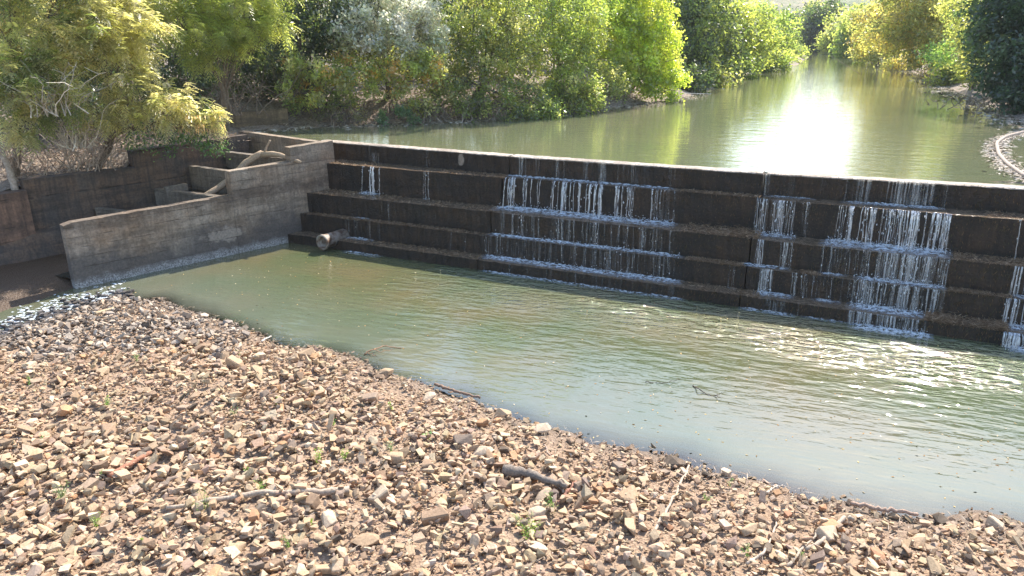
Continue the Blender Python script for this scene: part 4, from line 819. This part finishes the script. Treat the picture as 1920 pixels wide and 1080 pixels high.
for lab, px, py, Y, r, pal in far: tree('distant_tree', lab, 'tree', gb(px, Y + 3), LB((px, py, Y, r * .8), (px - 14, py + 14, Y - 1, r * .6), (px + 16, py + 10, Y, r * .6), (px + 4, py - 18, Y + 2, r * .7), (px - 10, py + 28, Y - 2, r * .4)), pal, leafL=.55, n=20, dens=1.1, trunk=.25, spread=.8, twigs=False, group='distant trees at the end of the river')
tree('yellow_tree', 'largest yellowing tree arching over the right bank', 'tree', gb(1765, 74), LB((1700, 40, 68, 3.0), (1740, 60, 66, 2.6), (1690, 85, 70, 1.9), (1770, 30, 66, 3), (1660, 60, 76, 2.2), (1790, 80, 63, 1.8), (1740, 105, 66, 1.4), (1720, -60, 70, 4), (1712, 10, 74, 3), (1750, -180, 72, 5)), YEL, leafL=.24, n=22, dens=3.2, trunk=.28, spread=.38, tcol=(.2, .15, .11))
tree('yellow_tree', 'second yellow green tree further up the right bank', 'tree', gb(1650, 100), LB((1635, 50, 95, 2.6), (1660, 70, 90, 2.2), (1625, 85, 98, 2), (1655, 30, 96, 2.4), (1670, 50, 92, 2.6)), YEL[1:], leafL=.32, n=22, dens=2.4, trunk=.25, spread=.5)
tree('bushy_tree', 'fresh green bush below the yellow tree by the waterline', 'bush', gb(1775, 62), LB((1775, 95, 58, .9), (1760, 122, 57, .7), (1790, 115, 56, 1.0), (1750, 100, 60, .9)), [(.17, .27, .09), (.2, .28, .09)], leafL=.2, n=22, dens=6, trunk=.08, spread=.26)
tree('yellow_tree', 'pale green tree in front of the dark one at the right', 'tree', gb(1835, 49), LB((1830, 70, 46, 1.6), (1815, 105, 45, 1.0), (1835, 130, 43, .9), (1850, 25, 48, 2), (1825, 150, 42.5, .6), (1820, 10, 52, 2)), [(.24, .26, .09), (.18, .22, .07), (.3, .3, .12)], leafL=.18, n=24, dens=5, trunk=.14, spread=.26)
tree('evergreen_tree', 'big dark blue green tree at the right edge above the boom', 'tree', gb(1930, 42), LB((1890, 90, 38, 1.9), (1930, 60, 38, 2.2), (1880, 145, 37, 1.2), (1920, 150, 36.5, 1.5), (1890, 185, 35.5, .7), (1930, 195, 35, .9), (1900, 20, 40, 2.4), (1960, 120, 36, 2), (1930, -100, 42, 3.5), (1980, -60, 38, 3)), [(.05, .085, .05), (.04, .07, .045), (.07, .11, .06)], leafL=.2, n=28, dens=5, trunk=.2, spread=.26)
# a second line of bigger trees that closes the view behind both banks
back = [(-22, 40, 5, 4.5, DKG), (-14, 44, 5.5, 4.5, OLV), (-6, 46, 5.5, 4.2, DKG), (0, 48, 5.5, 4.2, OLV), (-30, 48, 6, 5, DKG), (6, 58, 6, 4.5, MID), (12, 72, 7, 5, DKG), (20, 88, 7, 4, OLV), (30, 110, 7, 4.2, DKG), (-26, 30, 4.5, 4, DKG), (40, 132, 7, 4.6, MID), (52, 90, 6, 5.5, YEL), (46, 68, 6, 5, OLV), (36, 52, 6, 4.5, DKG), (66, 120, 7, 6, OLV), (78, 148, 7, 7, MID), (30, 40, 5.5, 4, OLV), (52, 178, 7, 5, DKG), (72, 185, 7, 5.5, OLV), (90, 170, 7, 6, MID)]
where = ['far left behind the feathery trees', 'behind the dark evergreen', 'behind the silvery bush', 'behind the broad olive tree', 'at the back of the left bank', 'behind the lime tree', 'behind the tall dark tree', 'behind the middle left trees', 'behind the last left bank tree', 'beyond the left edge', 'left of the far end', 'behind the second yellow tree', 'behind the largest yellow tree', 'behind the dark right tree', 'behind the right bank trees', 'behind the far pale tree', 'at the right edge behind the boom', 'behind the far end of the river', 'right of the far end', 'at the far right bend']
for (x, y, z0, r, pal), wh in zip(back, where):
    z = float(bz(np.array([x]), np.array([y]))[0]); big_ = y > 80; k = r / 4.5
    tree('background_tree', 'tall leafy tree ' + wh, 'tree', (x, y, z - .2), [(x, y, z + 2.4 * k, r * .55), (x - r * .5, y - .8, z + 3.6 * k, r * .5), (x + r * .5, y - .5, z + 3.8 * k, r * .5), (x, y, z + 5 * k, r * .55), (x + 1, y - 1.2, z + 1.6 * k, r * .4)], pal, leafL=.28 if not big_ else .55, n=20, dens=2.6 if not big_ else 1.1, trunk=.25, spread=.45 if not big_ else .8, twigs=False, group='background trees behind the banks')
# lower bushes that fill the bank under the trees down to the water
under = [('low leafy bush under the left end of the silvery bush', 640, 178, 35.4, .6, MID), ('trailing bush hanging over the far bank beside the mossy wall', 565, 195, 35.0, .5, ORG), ('leafy bush in the middle of the far bank above the waterline', 790, 195, 35.3, .55, OLV), ('pale green bush covering the tip of the far left bank', 1478, 100, 118, 2.0, MID), ('small bush on the far left bank before the narrowing', 1468, 112, 102, 1.6, OLV), ('leafy bush between the silvery bush and the broad olive tree', 835, 165, 36.2, .9, OLV),
         ('low bush at the waterline below the broad olive tree', 880, 195, 35.9, .7, OLV), ('hanging bush where the olive trees meet the water', 1010, 205, 36.6, .8, MID), ('dense bush under the leaning olive tree', 1060, 170, 38.8, 1.2, OLV), ('last olive bush before the lime tree', 1120, 150, 41.0, 1.2, OLV),
         ('dark bush between the lime tree and the tall dark tree', 1280, 150, 52, 1.3, DKG), ('low bush at the foot of the tall dark tree', 1320, 150, 58, 1.5, OLV), ('bush at the waterline under the middle left bank trees', 1375, 125, 68, 1.8, MID), ('sunny bush at the foot of the last left bank tree', 1430, 110, 80, 2.0, MID),
         ('shaded bush behind the mossy wall', 480, 150, 37, 1.3, DKG), ('shaded bush under the dark evergreen', 560, 150, 37, 1.2, DKG), ('olive bush behind the mixed shrubs', 680, 100, 37.6, 1.6, OLV), ('olive bush left of the broad olive tree', 830, 110, 38, 1.4, OLV), ('shaded bush behind the creeper', 330, 150, 33, 1.5, DKG), ('shaded bush behind the nearest tree', 120, 180, 31, 1.5, DKG),
         ('low bush at the waterline beneath the yellow tree', 1690, 120, 80, 1.5, YEL), ('low olive bush on the right bank before the dark tree', 1790, 140, 56, 1.3, OLV), ('low bush on the right bank far up', 1640, 100, 100, 2.0, OLV)]
for lab, px, py, Y, r, pal in under: tree('bank_bush', lab, 'bush', gb(px, Y + r * .6), LB((px, py, Y, r), (px - 1100 * r / Y, py + 250 * r / Y, Y - .3, r * .7), (px + 1100 * r / Y, py + 200 * r / Y, Y - .3, r * .75)), pal, leafL=.13 if Y < 50 else .26, n=22 if Y < 50 else 16, dens=7 if Y < 50 else 4, trunk=.05, stems=2, spread=.2 if Y < 50 else .35, group='bushes along the banks')
# dark green vine clump hanging over the bank wall
g = Geo(); base = at(310, 260, 27.0)
cen = np.array([at(rng.uniform(235, 420), rng.uniform(205, 285), 26.6 + rng.random() * .9) for _ in range(120)]) - base
leaves(g, cen, 20, .12, .6, .13, np.array([(.06, .13, .04), (.09, .17, .05), (.04, .09, .03)])[rng.integers(0, 3, 120)], .3, np.tile([0, -.7, 0], (120, 1)), .6)
tk = Geo()
for _ in range(12): e = cen[rng.integers(0, 120)]; tk.tube(curve([np.array([0, .6, .6]), e * .5 + [0, .3, .3], e], 6), .012, 4, (.2, .16, .12), False)
vine = empty('hanging_vine', base); tag(vine, 'dark green leafy creeper hanging over the bank wall under the drooping branch', 'creeper'); link('stems', tk.mesh('stems', BARK), vine); link('foliage', g.mesh('foliage', LEAF), vine)
# bare dead shrubs and stems
def dead(label, px, py, Y, h, w_, n, col=(.36, .30, .24), cat='dead shrub'):
    g = Geo(); b = at(px, py, Y)
    for _ in range(n):
        s0 = np.array([rng.normal(0, w_ * .35), rng.normal(0, w_ * .25), -.25]); d = np.array([rng.normal(0, .6), rng.normal(0, .4), 1]); L_ = h * rng.uniform(.4, 1.1)
        p = curve([s0, s0 + d * L_ * .35 + rng.normal(0, .08, 3), s0 + d * L_ * .7 + rng.normal(0, .18, 3), s0 + d * L_ + [rng.normal(0, .3), 0, -.25 * L_ * rng.random()]], 10, .015); g.tube(p, np.linspace(.022, .006, 10), 4, np.array(col) * rng.uniform(.6, 1.3), False)
        for _ in range(3): q = p[rng.integers(3, 9)]; e = q + rng.normal(0, .25, 3) * L_ * .6; g.tube(curve([q, (q + e) / 2 + rng.normal(0, .04, 3), e], 5), .006, 3, np.array(col) * rng.uniform(.7, 1.3), False)
    o = link('dead_shrub', g.mesh('dead_shrub', BARK)); o.location = b; tag(o, label, cat, 'dead shrubs under the trees')
dead('tangle of pale dead stems left of the creeper above the bank wall', 165, 305, 26.2, 1.9, 1.6, 46, (.46, .37, .30)); dead('dead twigs above the rust brown wall end at the left edge', 60, 320, 26, 1.3, 1.6, 30, (.40, .31, .25)); dead('brown dead stems in shade between the feathery trees and the dark wall', 420, 205, 32.5, 2.2, 2.4, 44, (.26, .2, .16)); dead('grey dead branches fallen at the far waterline', 640, 225, 35, 1.0, 2.5, 46, (.32, .25, .2))
dead('dead branches under the broad olive tree at the waterline', 860, 215, 36, 1.1, 2.2, 40, (.34, .28, .23)); dead('pale hanging stems below the nearest feathery tree', 150, 262, 24.9, 1.7, 1.0, 55, (.68, .60, .50)); dead('pale twiggy stems inside the nearest feathery tree', 90, 200, 23.6, 1.6, 1.4, 40, (.62, .55, .46)); dead('pale dead stems on the bank at the far left edge', 20, 300, 24.6, 1.5, 1.2, 30, (.48, .38, .3))
dead('dark stems under the evergreen behind the mossy wall', 520, 170, 35, 2.0, 2.2, 40, (.24, .19, .15)); dead('pale dead sticks lying on the bank behind the middle wall panel', 215, 250, 29, 1.2, 2.5, 46, (.42, .33, .27)); dead('dead brush along the right bank under the yellow tree', 1720, 135, 70, 2.2, 7, 60, (.38, .30, .25)); dead('dead brush at the waterline below the dark right tree', 1850, 195, 37, 1.2, 3, 40, (.3, .24, .2))
g = Geo(); b = P(28, 352, 2.5); p = curve([np.array([0, 0, -.3]), np.array([-.05, 0, .6]), np.array([-.25, .05, 1.3]), np.array([-.3, .2, 2.6])], 14, .01); g.tube(p, np.linspace(.12, .07, 14), 9, (.42, .35, .29), False, .1)
o = link('tree_stem', g.mesh('tree_stem', BARK, True)); o.location = b; tag(o, 'bare pale tree stem standing above the rust brown wall at the left edge', 'tree trunk')
def bank_lit(n):
    u = rng.uniform(-6, 9, n); w_ = rng.uniform(.3, 9, n); xy = RA + RU * u[:, None] + RW * w_[:, None]; a = np.stack([xy[:, 0], xy[:, 1], lbz(u, w_) + .12 + .1 * rng.random(n)], -1)
    return a
litter('leaf_litter_on_left_bank', 16000, bank_lit, .06, .3, .02, ((.36, .26, .19), (.26, .17, .11), (.46, .36, .28)), .35)
def bank_lit2(n):
    x = rng.uniform(-14, 8, n); y = rng.uniform(33, 46, n); d = poly_sd(x, y); k = (d > 0) & (d < 5); x, y = x[k], y[k]; return np.stack([x, y, bz(x, y) + .08 + .1 * rng.random(len(x))], -1)
litter('leaf_litter_on_far_bank', 16000, bank_lit2, .08, .35, .022, ((.34, .25, .19), (.24, .16, .11), (.44, .35, .28)), .35)

# ------------------------------------------------------------ haze over the valley
m = bpy.data.materials.new('valley haze'); m.use_nodes = True; m.node_tree.nodes.clear()
vo = m.node_tree.nodes.new('ShaderNodeVolumePrincipled'); ou = m.node_tree.nodes.new('ShaderNodeOutputMaterial'); m.node_tree.links.new(vo.outputs[0], ou.inputs['Volume'])
vo.inputs['Color'].default_value = (.93, .96, 1, 1); vo.inputs['Density'].default_value = .0003; vo.inputs['Anisotropy'].default_value = .0
bm = bmesh.new(); bmesh.ops.create_cube(bm, size=1); me = bpy.data.meshes.new('haze'); bm.to_mesh(me); bm.free(); me.materials.append(m)
o = link('haze', me); o.scale = (2010, 2010, 66); o.location = (0, 0, 30.3); tag(o, kind='stuff')
